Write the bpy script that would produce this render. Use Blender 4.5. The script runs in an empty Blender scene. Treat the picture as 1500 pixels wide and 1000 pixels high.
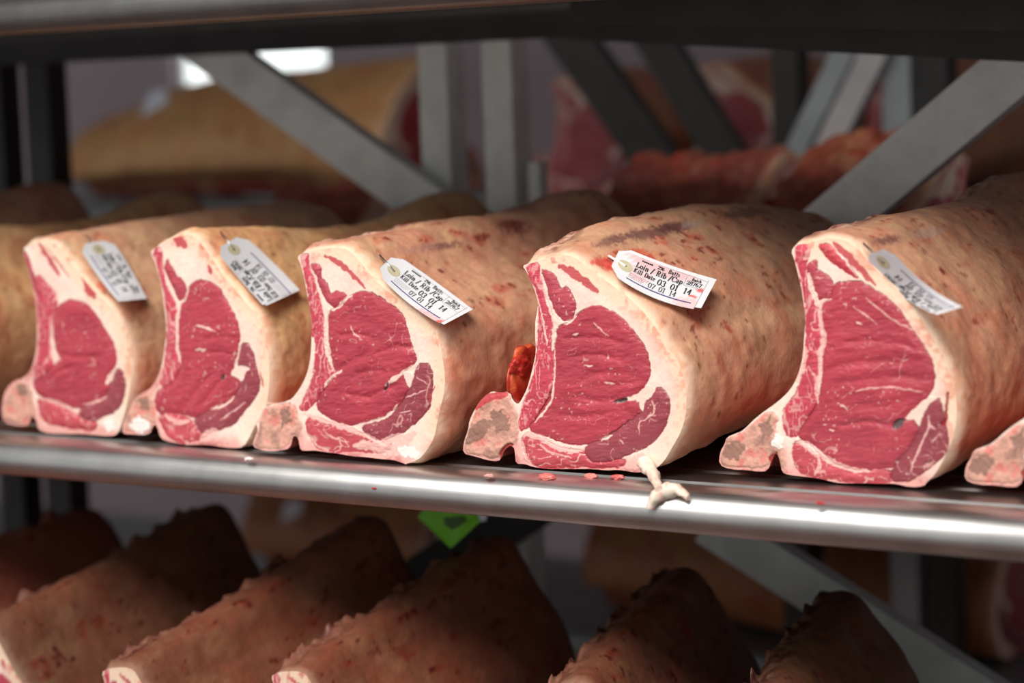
import bpy, bmesh, math, random
import numpy as np
from mathutils import Matrix, Vector
from mathutils.bvhtree import BVHTree

random.seed(7)
SC = bpy.context.scene
COL = SC.collection

# ------------------------------------------------------------------ camera
F_PX = 3500.0
PITCH, ROLL, VX = math.radians(5.9), math.radians(2.0), -4350.0
_u = F_PX*math.tan(PITCH)/math.cos(ROLL) - (750-VX)*math.tan(ROLL)
_Z = np.array([-math.cos(PITCH)*math.sin(ROLL), math.cos(PITCH)*math.cos(ROLL), -math.sin(PITCH)])
_X = -np.array([VX-750, _u, F_PX]); _X /= np.linalg.norm(_X)
_Y = np.cross(_Z, _X)
if _Y[2] < 0: _Y = -_Y
RW = np.array([_X, _Y, _Z])                     # rows: world axes in (right, up, forward)
_D0 = 2.7417
CAM = -(RW @ (np.array([(870-750)/F_PX, (500-693)/F_PX, 1.0])*_D0))

def at(px, py, axis, val):                      # photo pixel -> point on the plane axis = val
    d = RW @ np.array([(px-750)/F_PX, (500-py)/F_PX, 1.0])
    return CAM + d*((val-CAM[axis])/d[axis])

def ray(px, py):
    d = RW @ np.array([(px-750)/F_PX, (500-py)/F_PX, 1.0])
    return d/np.linalg.norm(d)

cam = bpy.data.cameras.new('camera')
cam.sensor_width = 36.0
cam.lens = F_PX/1500*36.0
cam.clip_start, cam.clip_end = 0.05, 60
cam.dof.use_dof = True
cam.dof.focus_distance = 2.76
cam.dof.aperture_fstop = 2.2
camo = bpy.data.objects.new('camera', cam)
R_, U_, B_ = RW[:, 0], RW[:, 1], -RW[:, 2]
camo.matrix_world = Matrix(((R_[0], U_[0], B_[0], CAM[0]), (R_[1], U_[1], B_[1], CAM[1]),
                            (R_[2], U_[2], B_[2], CAM[2]), (0, 0, 0, 1)))
COL.objects.link(camo)
SC.camera = camo

# ------------------------------------------------------------------ light
SC.view_settings.view_transform = 'Standard'
SC.view_settings.look = 'None'
SC.view_settings.exposure = 0.0
SC.view_settings.gamma = 1.0
SC.view_settings.use_curve_mapping = False

w = bpy.data.worlds.new('world'); SC.world = w
w.use_nodes = True
bg = w.node_tree.nodes['Background']
bg.inputs[0].default_value = (0.95, 0.98, 1.0, 1)
bg.inputs[1].default_value = 0.54

def area(name, loc, target, sx, sy, power, color, spread=180):
    l = bpy.data.lights.new(name, 'AREA')
    l.shape = 'RECTANGLE'; l.size = sx; l.size_y = sy
    l.energy = power; l.color = color; l.spread = math.radians(spread)
    o = bpy.data.objects.new(name, l)
    o.location = loc
    o.rotation_euler = (Vector(target)-Vector(loc)).to_track_quat('-Z', 'Y').to_euler()
    COL.objects.link(o)
    return o

# the stall is open to an overcast sky in front; an unseen key light is added above, beam narrowed to fall off around the row
area('added_key_light', (0.05, -1.75, 2.0), (-0.2, 0.08, 0.16), 2.8, 1.3, 17.5, (1.0, 0.955, 0.90), 50)

# ------------------------------------------------------------------ helpers
def srgb(r, g, b):
    f = lambda c: (c/12.92 if c <= 0.04045 else ((c+0.055)/1.055)**2.4)
    return np.array([f(r/255), f(g/255), f(b/255)])

def link(name, me, parent=None, mat=None):
    o = bpy.data.objects.new(name, me); COL.objects.link(o)
    if parent is not None: o.parent = parent
    if mat is not None:
        me.materials.clear(); me.materials.append(mat)
    return o

def tag(o, label=None, cat=None, group=None, kind=None):
    if label: o['label'] = label
    if cat: o['category'] = cat
    if group: o['group'] = group
    if kind: o['kind'] = kind
    return o

def empty(name, loc, label, cat, group=None, rz=0):
    o = bpy.data.objects.new(name, None); COL.objects.link(o)
    o.empty_display_size = 0.05
    o.location = loc; o.rotation_euler = (0, 0, rz)
    return tag(o, label, cat, group)

def mesh_np(name, v, faces, cols=None, smooth=True):
    me = bpy.data.meshes.new(name)
    me.from_pydata([tuple(p) for p in np.asarray(v, float).tolist()], [], [tuple(f) for f in (faces.tolist() if hasattr(faces, 'tolist') else faces)])
    if smooth:
        me.polygons.foreach_set('use_smooth', np.ones(len(me.polygons), bool))
    if cols is not None:
        a = me.color_attributes.new('col', 'FLOAT_COLOR', 'POINT')
        c = np.ones((len(v), 4)); c[:, :3] = np.clip(cols, 0, 1)
        a.data.foreach_set('color', c.ravel())
    me.update()
    return me

def sstep(a, b, x):
    t = np.clip((x-a)/(b-a), 0, 1)
    return t*t*(3-2*t)

def _hash(ix, iy, iz, seed):
    h = (ix.astype(np.int64)*374761393 + iy.astype(np.int64)*668265263 + iz.astype(np.int64)*2147483647 + seed*974634777)
    h = (h ^ (h >> 13))*1274126177
    h = h & 0x7fffffff
    h = (h ^ (h >> 16))*668265263 & 0x7fffffff
    return (h % 100003)/50001.5 - 1.0

def noise(p, seed=0):                            # value noise, about -1..1
    p = np.asarray(p, float)
    i = np.floor(p).astype(np.int64); f = p-i
    f = f*f*f*(f*(f*6-15)+10)
    out = 0
    for dx in (0, 1):
        wx = f[:, 0] if dx else 1-f[:, 0]
        for dy in (0, 1):
            wy = f[:, 1] if dy else 1-f[:, 1]
            for dz in (0, 1):
                wz = f[:, 2] if dz else 1-f[:, 2]
                out = out + wx*wy*wz*_hash(i[:, 0]+dx, i[:, 1]+dy, i[:, 2]+dz, seed)
    return out

def fbm(p, octs=4, seed=0):
    a, s, t = 0.5, 0, 0
    p = np.asarray(p, float)
    for k in range(octs):
        s = s + a*noise(p*(2.03**k)+17.3*k, seed+k); t += a; a *= 0.5
    return s/t

def p3(x, y, z=None):
    return np.stack([x, y, np.zeros_like(x) if z is None else z], 1)

def sdf(poly, pts):                              # >0 inside
    poly = np.asarray(poly, float)
    d2 = np.full(len(pts), 1e9); ins = np.zeros(len(pts), bool)
    for a, b in zip(poly, np.roll(poly, -1, 0)):
        e = b-a; q = pts-a
        t = np.clip((q@e)/max(e@e, 1e-12), 0, 1)
        r = q-t[:, None]*e
        d2 = np.minimum(d2, (r*r).sum(1))
        c = (a[1] > pts[:, 1]) != (b[1] > pts[:, 1])
        if abs(e[1]) > 1e-12:
            ins ^= c & (pts[:, 0] < a[0]+(pts[:, 1]-a[1])*e[0]/e[1])
    d = np.sqrt(d2)
    return np.where(ins, d, -d)

def line_d(line, pts):                           # distance to a polyline and the place along it
    line = np.asarray(line, float)
    best = np.full(len(pts), 1e9); par = np.zeros(len(pts)); n = len(line)-1
    for k in range(n):
        a, b = line[k], line[k+1]; e = b-a; q = pts-a
        t = np.clip((q@e)/max(e@e, 1e-12), 0, 1)
        r = q-t[:, None]*e; d = np.sqrt((r*r).sum(1))
        m = d < best; best[m] = d[m]; par[m] = (k+t[m])/n
    return best, par

def nearest_on(poly, pts):
    poly = np.asarray(poly, float)
    best = np.full(len(pts), 1e9); out = pts.copy()
    for a, b in zip(poly, np.roll(poly, -1, 0)):
        e = b-a; q = pts-a
        t = np.clip((q@e)/max(e@e, 1e-12), 0, 1)
        c = a+t[:, None]*e; d = ((pts-c)**2).sum(1)
        m = d < best; best[m] = d[m]; out[m] = c[m]
    return out

def chaikin(p, closed=True, n=1):
    p = np.asarray(p, float)
    for _ in range(n):
        q = np.roll(p, -1, 0)
        a, b = 0.75*p+0.25*q, 0.25*p+0.75*q
        if closed:
            p = np.stack([a, b], 1).reshape(-1, 2)
        else:
            p = np.concatenate([p[:1], np.stack([a, b], 1)[:-1].reshape(-1, 2), p[-1:]])
    return p

def resample(p, n):
    p = np.asarray(p, float); q = np.concatenate([p, p[:1]])
    L = np.concatenate([[0], np.cumsum(np.linalg.norm(np.diff(q, axis=0), axis=1))])
    s = np.linspace(0, L[-1], n, endpoint=False)
    return np.stack([np.interp(s, L, q[:, k]) for k in range(2)], 1)

# ------------------------------------------------------------------ materials
def nodes_mat(name):
    m = bpy.data.materials.new(name); m.use_nodes = True
    nt = m.node_tree; b = nt.nodes['Principled BSDF']
    return m, nt, b

def meat_mat(name, rough, bump, scale, spec=0.5, sss=0.0, stretch=(1, 1, 1), coat=0.0):
    m, nt, b = nodes_mat(name); N, L = nt.nodes, nt.links
    a = N.new('ShaderNodeAttribute'); a.attribute_name = 'col'
    L.new(a.outputs['Color'], b.inputs['Base Color'])
    tc = N.new('ShaderNodeTexCoord'); mp = N.new('ShaderNodeMapping')
    mp.inputs['Scale'].default_value = stretch
    L.new(tc.outputs['Object'], mp.inputs['Vector'])
    n = N.new('ShaderNodeTexNoise'); n.inputs['Scale'].default_value = scale
    n.inputs['Detail'].default_value = 5; n.inputs['Roughness'].default_value = 0.6
    L.new(mp.outputs[0], n.inputs['Vector'])
    bp = N.new('ShaderNodeBump'); bp.inputs['Strength'].default_value = bump
    bp.inputs['Distance'].default_value = 0.002
    L.new(n.outputs[0], bp.inputs['Height']); L.new(bp.outputs[0], b.inputs['Normal'])
    mr = N.new('ShaderNodeMapRange'); mr.inputs['To Min'].default_value = rough-0.12; mr.inputs['To Max'].default_value = rough+0.14
    L.new(n.outputs[0], mr.inputs[0]); L.new(mr.outputs[0], b.inputs['Roughness'])
    b.inputs['Specular IOR Level'].default_value = spec
    b.inputs['Coat Weight'].default_value = coat; b.inputs['Coat Roughness'].default_value = 0.25
    if sss:
        b.inputs['Subsurface Weight'].default_value = sss
        b.inputs['Subsurface Radius'].default_value = (0.006, 0.002, 0.001)
        b.inputs['Subsurface Scale'].default_value = 0.6
    return m

def metal_mat(name, col, rough, metallic=1.0, brush=0.0, stain=0.0, stain_col=(0.1, 0.06, 0.05), axis=(1, 40, 40)):
    m, nt, b = nodes_mat(name); N, L = nt.nodes, nt.links
    b.inputs['Metallic'].default_value = metallic
    tc = N.new('ShaderNodeTexCoord'); mp = N.new('ShaderNodeMapping'); mp.inputs['Scale'].default_value = axis
    L.new(tc.outputs['Object'], mp.inputs['Vector'])
    n = N.new('ShaderNodeTexNoise'); n.inputs['Scale'].default_value = 9; n.inputs['Detail'].default_value = 6
    L.new(mp.outputs[0], n.inputs['Vector'])
    n2 = N.new('ShaderNodeTexNoise'); n2.inputs['Scale'].default_value = 14; n2.inputs['Detail'].default_value = 5
    L.new(tc.outputs['Object'], n2.inputs['Vector'])
    cr = N.new('ShaderNodeValToRGB')
    cr.color_ramp.elements[0].position = 0.35; cr.color_ramp.elements[1].position = 0.75
    c = np.array(col)
    cr.color_ramp.elements[0].color = (*(c*0.82), 1); cr.color_ramp.elements[1].color = (*np.clip(c*1.12, 0, 1), 1)
    L.new(n2.outputs[0], cr.inputs[0])
    mx = N.new('ShaderNodeMix'); mx.data_type = 'RGBA'
    mx.inputs[7].default_value = (*stain_col, 1)
    st = N.new('ShaderNodeMapRange'); st.inputs[1].default_value = 0.56; st.inputs[2].default_value = 0.7
    st.inputs[4].default_value = stain
    L.new(n2.outputs[0], st.inputs[0]); L.new(st.outputs[0], mx.inputs[0]); L.new(cr.outputs[0], mx.inputs[6])
    L.new(mx.outputs[2], b.inputs['Base Color'])
    mr = N.new('ShaderNodeMapRange'); mr.inputs['To Min'].default_value = max(0.05, rough-0.08-brush); mr.inputs['To Max'].default_value = rough+0.1+brush
    L.new(n.outputs[0], mr.inputs[0]); L.new(mr.outputs[0], b.inputs['Roughness'])
    bp = N.new('ShaderNodeBump'); bp.inputs['Strength'].default_value = 0.12; bp.inputs['Distance'].default_value = 0.0005
    L.new(n.outputs[0], bp.inputs['Height']); L.new(bp.outputs[0], b.inputs['Normal'])
    return m

def plain_mat(name, col, rough=0.6, noise_amt=0.12, scale=8, spec=0.4, emit=None):
    m, nt, b = nodes_mat(name); N, L = nt.nodes, nt.links
    tc = N.new('ShaderNodeTexCoord')
    n = N.new('ShaderNodeTexNoise'); n.inputs['Scale'].default_value = scale; n.inputs['Detail'].default_value = 5
    L.new(tc.outputs['Object'], n.inputs['Vector'])
    cr = N.new('ShaderNodeValToRGB'); c = np.array(col)
    cr.color_ramp.elements[0].position = 0.3; cr.color_ramp.elements[1].position = 0.7
    cr.color_ramp.elements[0].color = (*np.clip(c*(1-noise_amt), 0, 1), 1); cr.color_ramp.elements[1].color = (*np.clip(c*(1+noise_amt), 0, 1), 1)
    L.new(n.outputs[0], cr.inputs[0]); L.new(cr.outputs[0], b.inputs['Base Color'])
    b.inputs['Roughness'].default_value = rough; b.inputs['Specular IOR Level'].default_value = spec
    if emit:
        b.inputs['Emission Color'].default_value = (*emit[0], 1); b.inputs['Emission Strength'].default_value = emit[1]
    return m

def attr_mat(name, rough=0.6, spec=0.3):
    m, nt, b = nodes_mat(name)
    a = nt.nodes.new('ShaderNodeAttribute'); a.attribute_name = 'col'
    nt.links.new(a.outputs['Color'], b.inputs['Base Color'])
    b.inputs['Roughness'].default_value = rough; b.inputs['Specular IOR Level'].default_value = spec
    return m

M_MUSCLE = meat_mat('raw_muscle', 0.40, 0.4, 260, 0.5, 0.0, (0.35, 1, 1.5), 0.25)
M_FAT = meat_mat('cut_fat', 0.48, 0.25, 220, 0.4, 0.12)
M_COVER = meat_mat('fat_cover', 0.52, 0.55, 120, 0.4, 0.0)
M_BONE = meat_mat('sawn_bone', 0.5, 0.4, 300, 0.4)
M_RAIL = metal_mat('brushed_steel', (0.60, 0.585, 0.57), 0.37, 1.0, 0.03, 0.15, (0.4, 0.3, 0.25))
M_SLAT = metal_mat('steel_slat', (0.34, 0.33, 0.32), 0.34, 1.0, 0.03, 0.4)
M_POST = metal_mat('galvanised', (0.84, 0.86, 0.82), 0.48, 0.15, 0.05, 0.25, (0.2, 0.2, 0.18), (6, 6, 1))
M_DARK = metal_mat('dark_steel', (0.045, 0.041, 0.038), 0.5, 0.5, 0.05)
M_CARD = attr_mat('tag_card', 0.65, 0.2)
M_INK = plain_mat('black_ink', (0.02, 0.02, 0.025), 0.7, 0.05)
M_BLUE = plain_mat('violet_blue_ink', (0.06, 0.035, 0.22), 0.7, 0.05)
M_FAINT = plain_mat('faint_ink', (0.45, 0.42, 0.46), 0.7, 0.05)
M_REDINK = plain_mat('pink_small_print', (0.62, 0.2, 0.2), 0.7, 0.05)
M_EYELET = plain_mat('eyelet_card', (0.62, 0.55, 0.36), 0.6, 0.08, 60)
M_PIN = metal_mat('tag_pin', (0.5, 0.5, 0.52), 0.3)
M_PINW = plain_mat('white_plastic', (0.86, 0.84, 0.82), 0.35, 0.02)

# ------------------------------------------------------------------ simple solids
def box_mesh(name, x0, x1, y0, y1, z0, z1, bev=0.0):
    bm = bmesh.new()
    bmesh.ops.create_cube(bm, size=1)
    for v in bm.verts:
        v.co = Vector(((x0+x1)/2+v.co.x*(x1-x0), (y0+y1)/2+v.co.y*(y1-y0), (z0+z1)/2+v.co.z*(z1-z0)))
    if bev:
        bmesh.ops.bevel(bm, geom=bm.edges[:], offset=bev, segments=2, affect='EDGES', profile=0.5)
    me = bpy.data.meshes.new(name); bm.to_mesh(me); bm.free()
    return me

def profile_x(name, prof, x0, x1, smooth=True):   # closed (y,z) profile swept along x
    n = len(prof)
    v = [(x0, y, z) for y, z in prof]+[(x1, y, z) for y, z in prof]
    f = [(i, (i+1) % n, n+(i+1) % n, n+i) for i in range(n)]
    f += [tuple(range(n))[::-1], tuple(range(n, 2*n))]
    me = mesh_np(name, v, f, None, False)
    if smooth:
        for p in me.polygons: p.use_smooth = len(p.vertices) == 4
    return me

def bar_between(name, a, b, width, thick, lip=0.012):
    # flat channel bar from a to b (both in one plane y = const), face towards -y, lips folded back
    a, b = np.array(a, float), np.array(b, float)
    d = (b-a)/np.linalg.norm(b-a); n = np.cross(d, [0, 1, 0]); n /= np.linalg.norm(n)
    if n[2] < 0: n = -n
    w2 = width/2; t = 0.003
    prof = [(-w2, thick), (-w2, 0), (w2, 0), (w2, thick), (w2-t, thick), (w2-t, t), (-w2+t, t), (-w2+t, thick)]
    v = []
    for q in (a, b):
        for o, y in prof: v.append(q+n*o+np.array([0, y, 0]))
    k = len(prof)
    f = [(i, (i+1) % k, k+(i+1) % k, k+i) for i in range(k)]+[tuple(range(k))[::-1], tuple(range(k, 2*k))]
    me = mesh_np(name, v, f, None, False)
    bm = bmesh.new(); bm.from_mesh(me); bmesh.ops.recalc_face_normals(bm, faces=bm.faces); bm.to_mesh(me); bm.free()
    return me

# ------------------------------------------------------------------ the room
FLOOR_Z, CEIL_Z = -1.15, 2.3
WX0, WX1, WY0, WY1 = -7.0, 4.2, -4.0, 3.4
M_WALL = plain_mat('pale_mauve_wall', srgb(206, 190, 196), 0.6, 0.06, 2)
M_FLOOR = plain_mat('red_brown_floor', srgb(150, 104, 92), 0.5, 0.15, 3)
M_CEIL = plain_mat('grey_ceiling', srgb(150, 146, 146), 0.7, 0.05, 3)
tag(link('floor', box_mesh('floor', WX0, WX1, WY0, WY1, FLOOR_Z-0.05, FLOOR_Z), None, M_FLOOR), kind='structure')
tag(link('ceiling', box_mesh('ceiling', WX0, WX1, -0.45, WY1, CEIL_Z, CEIL_Z+0.05), None, M_CEIL), kind='structure')
tag(link('wall_left', box_mesh('wall_left', WX0-0.1, WX0, -0.45, WY1+0.1, FLOOR_Z, CEIL_Z), None, M_WALL), kind='structure')
tag(link('wall_right', box_mesh('wall_right', WX1, WX1+0.1, -0.45, WY1+0.1, FLOOR_Z, CEIL_Z), None, M_WALL), kind='structure')

# back wall with a real window opening
wa = at(255, 122, 1, WY1); wb = at(476, 60, 1, WY1)
wx0, wx1, wz0, wz1 = wa[0], wb[0], wa[2]-0.10, wb[2]+0.30
bm = bmesh.new()
def _bx(x0, x1, z0, z1):
    r = bmesh.ops.create_cube(bm, size=1)
    for v in r['verts']:
        v.co = Vector(((x0+x1)/2+v.co.x*(x1-x0), WY1+0.05+v.co.y*0.1, (z0+z1)/2+v.co.z*(z1-z0)))
_bx(WX0, wx0, FLOOR_Z, CEIL_Z); _bx(wx1, WX1, FLOOR_Z, CEIL_Z); _bx(wx0, wx1, FLOOR_Z, wz0); _bx(wx0, wx1, wz1, CEIL_Z)
me = bpy.data.meshes.new('wall_back'); bm.to_mesh(me); bm.free()
tag(link('wall_back', me, None, M_WALL), kind='structure')
win = bpy.data.objects.new('window_1', None); COL.objects.link(win)
win.location = ((wx0+wx1)/2, WY1+0.05, wz0); tag(win, kind='structure')
M_PANE = plain_mat('daylight_pane', (0.9, 0.93, 0.92), 0.2, 0.0, 3, 0.5, ((0.93, 1.0, 0.98), 1.6))
M_FRAME = plain_mat('window_frame', srgb(190, 190, 188), 0.4, 0.04)
hw = (wx1-wx0)/2; hh = wz1-wz0
link('pane', box_mesh('pane', -hw, hw, -0.005, 0.005, 0, hh), win, M_PANE)
for nm, x0, x1, z0, z1 in (('frame_side', -hw, -hw+0.02, 0, hh), ('frame_side', hw-0.02, hw, 0, hh), ('frame_sill', -hw, hw, 0, 0.03), ('frame_head', -hw, hw, hh-0.03, hh)):
    link(nm, box_mesh(nm, x0, x1, -0.03, 0.03, z0, z1, 0.003), win, M_FRAME)

# ------------------------------------------------------------------ the rack
rack = empty('meat_rack', (0, 0, FLOOR_Z), 'galvanised steel storage rack with round-edged shelf rails holding the beef joints', 'rack')
def rpart(name, me, mat):
    for v in me.vertices: v.co.z -= FLOOR_Z
    return link(name, me, rack, mat)
RX0, RX1 = -3.0, 1.7
def rail_profile(zt, y0):
    # flat top behind, full bull-nose front, small return underneath
    pr = [(y0+0.062, zt-0.001), (y0+0.040, zt-0.001)]
    for k in range(0, 13):
        a = math.radians(90+k*11.5)
        pr.append((y0+0.026+0.026*math.cos(a), zt-0.026+0.025*math.sin(a)))
    pr += [(y0+0.010, zt-0.046), (y0+0.030, zt-0.049), (y0+0.062, zt-0.049)]
    return pr
SHELF_Z = (0.0, 0.585, -0.52)
M_RAILSHADE = metal_mat('shaded_steel', (0.2, 0.195, 0.19), 0.45, 0.9, 0.03, 0.3, (0.12, 0.09, 0.08))  # darker copy of the rail steel, the upper rail's shade put into its colour
for zt in SHELF_Z:
    rpart('front_rail', profile_x('front_rail', rail_profile(zt, -0.078), RX0, RX1), M_RAILSHADE if zt > 0.3 else M_RAIL)
    for k in range(9):
        y0 = 0.0+k*0.075
        pr = [(y0, zt-0.001), (y0+0.058, zt-0.001), (y0+0.062, zt-0.005), (y0+0.062, zt-0.02), (y0+0.058, zt-0.02), (y0+0.056, zt-0.006), (y0+0.006, zt-0.006), (y0+0.004, zt-0.02), (y0, zt-0.02), (y0-0.003, zt-0.005)]
        rpart('shelf_slat', profile_x('shelf_slat', pr, RX0, RX1, False), M_SLAT if zt < 0.3 else M_DARK)  # upper slats and beam take a darker steel, underside shade painted in
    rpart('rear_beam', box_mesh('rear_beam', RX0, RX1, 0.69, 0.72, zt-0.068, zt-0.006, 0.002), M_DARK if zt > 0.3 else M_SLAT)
# rear uprights: box section posts in pairs
for px in (615, 708):
    q = at(px, 200, 1, 0.735)
    rpart('upright', box_mesh('upright', q[0], q[0]+0.056, 0.735, 0.785, FLOOR_Z, 1.3, 0.003), M_POST)
q = at(781, 270, 1, 0.76)
rpart('shelf_clip', box_mesh('shelf_clip', q[0], q[0]+0.022, 0.745, 0.77, q[2]-0.035, q[2]+0.035, 0.002), M_POST)
for px in (-30, 38):
    q = at(px, 200, 1, 0.735)
    rpart('upright', box_mesh('upright', q[0], q[0]+0.06, 0.735, 0.785, FLOOR_Z, 1.3, 0.003), M_DARK)
q = at(1000, 600, 1, 0.735)
# diagonal braces across the back of the rack
def brace(p0, p1, wid, y, mat):
    rpart('diagonal_brace', bar_between('diagonal_brace', at(*p0, 1, y), at(*p1, 1, y), wid, 0.03), mat)
brace((255, 40), (690, 350), 0.072, 0.70, M_POST)
brace((1590, 10), (1130, 398), 0.075, 0.70, M_POST)
brace((800, 725), (520, 905), 0.07, 0.70, M_DARK)
brace((1030, 765), (1460, 1040), 0.065, 0.70, M_POST)

# ------------------------------------------------------------------ beef joints
FR = {'T1': (0, 320, .34), 'T2': (180, 320, .35), 'T3': (360, 340, .36), 'T4': (660, 300, .46), 'T5': (1040, 300, .44),
      'A2': (200, 330, .17), 'B2': (180, 490, .18), 'A3': (420, 360, .16), 'B3': (360, 520, .2), 'A4': (750, 360, .16),
      'B4': (670, 520, .22), 'A5': (1140, 350, .18), 'B5': (1050, 520, .24)}
def P(*args):                                    # ('T3', x,y, x,y, ..., 'B3', ...) -> photo pixels
    out = []; fr = None; i = 0
    while i < len(args):
        if isinstance(args[i], str): fr = FR[args[i]]; i += 1; continue
        out.append((fr[0]+args[i]*fr[2], fr[1]+args[i+1]*fr[2])); i += 2
    return out

C_FAT = srgb(246, 222, 206); C_FATP = srgb(240, 188, 178); C_CREAM = srgb(246, 214, 186)
C_EYE = srgb(176, 58, 73); C_CAP = srgb(150, 62, 72); C_RIB = srgb(196, 66, 84); C_SIDE = srgb(178, 66, 80)
C_LOW = srgb(190, 72, 82); C_BONE = srgb(214, 160, 142); C_BONED = srgb(150, 112, 98); C_STREAK = srgb(192, 62, 72)
NAMES = {'fat': 'cut_fat', 'eye': 'eye_muscle', 'cap': 'cap_muscle', 'rib': 'rib_muscle', 'side': 'side_muscle',
         'low': 'lower_muscle', 'bone': 'chine_bone', 'streak': 'lean_streak'}
LABS = list(NAMES)[:-1]+['streak%d' % i for i in range(12)]
BASE = {'fat': C_FAT, 'eye': C_EYE, 'cap': C_CAP, 'rib': C_RIB, 'side': C_SIDE, 'low': C_LOW, 'bone': C_BONE, 'streak': C_STREAK}

def mixc(col, c, a):
    a = np.asarray(a)[:, None]
    return col*(1-a)+np.asarray(c)*a

def face_part(jt, outline, spec, seed, step, to2, outer_line, inner_line):
    """The sawn face: a fine grid clipped to the outline, cut into one mesh per muscle, fat and bone."""
    lo, hi = outline.min(0)-step, outline.max(0)+step
    nx, nz = int((hi[0]-lo[0])/step)+2, int((hi[1]-lo[1])/step)+2
    gx, gz = np.meshgrid(lo[0]+np.arange(nx)*step, lo[1]+np.arange(nz)*step, indexing='ij')
    pts = np.stack([gx.ravel(), gz.ravel()], 1)
    ds = sdf(outline, pts); inside = ds > 0
    quads = np.arange(nx*nz).reshape(nx, nz)
    q = np.stack([quads[:-1, :-1], quads[1:, :-1], quads[1:, 1:], quads[:-1, 1:]], -1).reshape(-1, 4)
    q = q[inside[q].any(1)]
    used = np.unique(q); out = used[~inside[used]]
    pts[out] = nearest_on(outline, pts[out])
    idx = -np.ones(nx*nz, int); idx[used] = np.arange(len(used)); q = idx[q]
    p = pts[used]; d_out = np.maximum(ds[used], 0)
    x, z = p[:, 0], p[:, 1]
    # organic edges
    wp = p+np.stack([fbm(p3(x*180, z*180), 3, seed+1), fbm(p3(x*180, z*180), 3, seed+2)], 1)*0.0016
    lab = np.zeros(len(p), int); col = np.tile(C_FAT, (len(p), 1)); h = np.zeros(len(p))
    n1 = fbm(p3(x*45, z*45), 4, seed+3); n2 = fbm(p3(x*220, z*220), 3, seed+4)
    col = mixc(col, C_FATP, np.clip(0.35+n1*0.9, 0, 0.7)*0.6)
    col = col*(1+0.06*n2)[:, None]
    h += 0.0006*n1; ns = 0
    do, to_ = line_d(outer_line, wp)
    band = sstep(spec.get('band', 0.026), 0.004, do+0.007*n1)*sstep(0.02, 0.12, to_)*sstep(1.0, 0.8, to_)
    pc = mixc(np.tile(srgb(242, 210, 180), (len(p), 1)), srgb(224, 146, 112), sstep(0.0, 0.5, n1+0.45*n2)*0.9)
    pc = mixc(pc, srgb(196, 56, 48), sstep(0.42, 0.6, fbm(p3(x*70, z*70), 3, seed+5))*sstep(0.75, 0.25, to_)*0.7)
    col = mixc(col, pc, band*0.85)
    bl, tb = line_d(inner_line[:22], wp)
    low = sstep(0.022, 0.003, bl+0.006*n1)
    col = mixc(col, mixc(np.tile(srgb(226, 150, 142), (len(p), 1)), srgb(190, 84, 86), sstep(0.0, 0.45, n1+0.5*n2)), low*0.75)
    for key, poly in spec['regions']:
        name = key.split('/')[0]
        pl = chaikin(to2(poly), True, 1)
        s = sdf(pl, wp)+{'bone': .0004, 'fat': .0002, 'low': .0032, 'cap': .0026, 'rib': .0022, 'eye': .0018}.get(name, .0012)
        a = sstep(-0.0005, 0.0007, s); inn = s > 0
        c = np.tile(BASE[name], (len(p), 1))
        if name in ('eye', 'cap', 'side', 'low', 'rib', 'streak'):
            # grain of the muscle
            gr = fbm(p3(x*90+z*25, z*330-x*60), 3, seed+9)
            big = fbm(p3(x*28, z*40), 3, seed+10)
            c = c*(1+0.10*gr+0.16*big)[:, None]
            if name in ('eye', 'cap', 'side'):
                c = mixc(c, BASE[name]*np.array([0.75, 0.6, 0.65]), sstep(0.004, 0.0, s)*0.5)
            # marbling
            if name == 'rib': fx, fz, lo_, th, amt = 150, 60, 0.78, -0.2, 0.6
            elif name == 'low': fx, fz, lo_, th, amt = 60, 130, 0.82, -0.05, 0.75
            elif name == 'cap': fx, fz, lo_, th, amt = 75, 75, 0.93, 0.1, 0.55
            elif name == 'eye': fx, fz, lo_, th, amt = 62, 88, 0.945, 0.12, 0.5
            else: fx, fz, lo_, th, amt = 70, 70, 0.93, 0.2, 0.5
            wv = fbm(p3(x*60, z*60), 2, seed+11)*0.9
            rd = 1-np.abs(noise(p3(x*fx+wv, z*fz+wv), seed+12))
            rd2 = 1-np.abs(noise(p3(x*fx*2.1-wv, z*fz*2.1+wv), seed+13))
            gate = noise(p3(x*48, z*48), seed+14)
            mk = np.maximum(sstep(lo_, lo_+0.06, rd)*sstep(th, th+0.3, gate), 0.7*sstep(lo_+0.01, lo_+0.07, rd2)*sstep(th+0.15, th+0.4, -gate))
            c = mixc(c, C_FATP, mk*amt)
            dots = sstep(0.72, 0.84, noise(p3(x*330, z*330), seed+15))*sstep(0.25, 0.5, noise(p3(x*40, z*40), seed+16))
            c = mixc(c, C_FAT, dots*0.4)
            hh_ = 0.0014*sstep(0, 0.010, s)+0.00045*gr*a+0.0012*big-0.0004*mk-0.0009*sstep(0.0022, 0, np.abs(s))
            h = np.where(inn, hh_+0.0, h)
        elif name == 'bone':
            bn = fbm(p3(x*70, z*70), 4, seed+20); bf = fbm(p3(x*260, z*260), 3, seed+21)
            c = mixc(c, C_BONED, np.clip(sstep(0.0, 0.6, bn), 0, 1)*0.7)
            c = mixc(c, srgb(214, 96, 92), sstep(0.15, 0.5, -bn+0.3*bf)*0.55)
            c = mixc(c, C_FATP, sstep(0.003, 0.0, s)*0.35)
            c = c*(1+0.16*bf)[:, None]
            h = np.where(inn, 0.0015*sstep(0, 0.004, s)+0.0015*bn+0.0006*bf, h)
        else:
            c = c*(1+0.06*n2)[:, None]; c = mixc(c, C_FATP, np.full(len(p), 0.35))
            h = np.where(inn, 0.0003+0*h, h)
        col = col*(1-a[:, None])+c*a[:, None]
        if name == 'streak':
            name = 'streak%d' % ns; ns += 1
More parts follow.
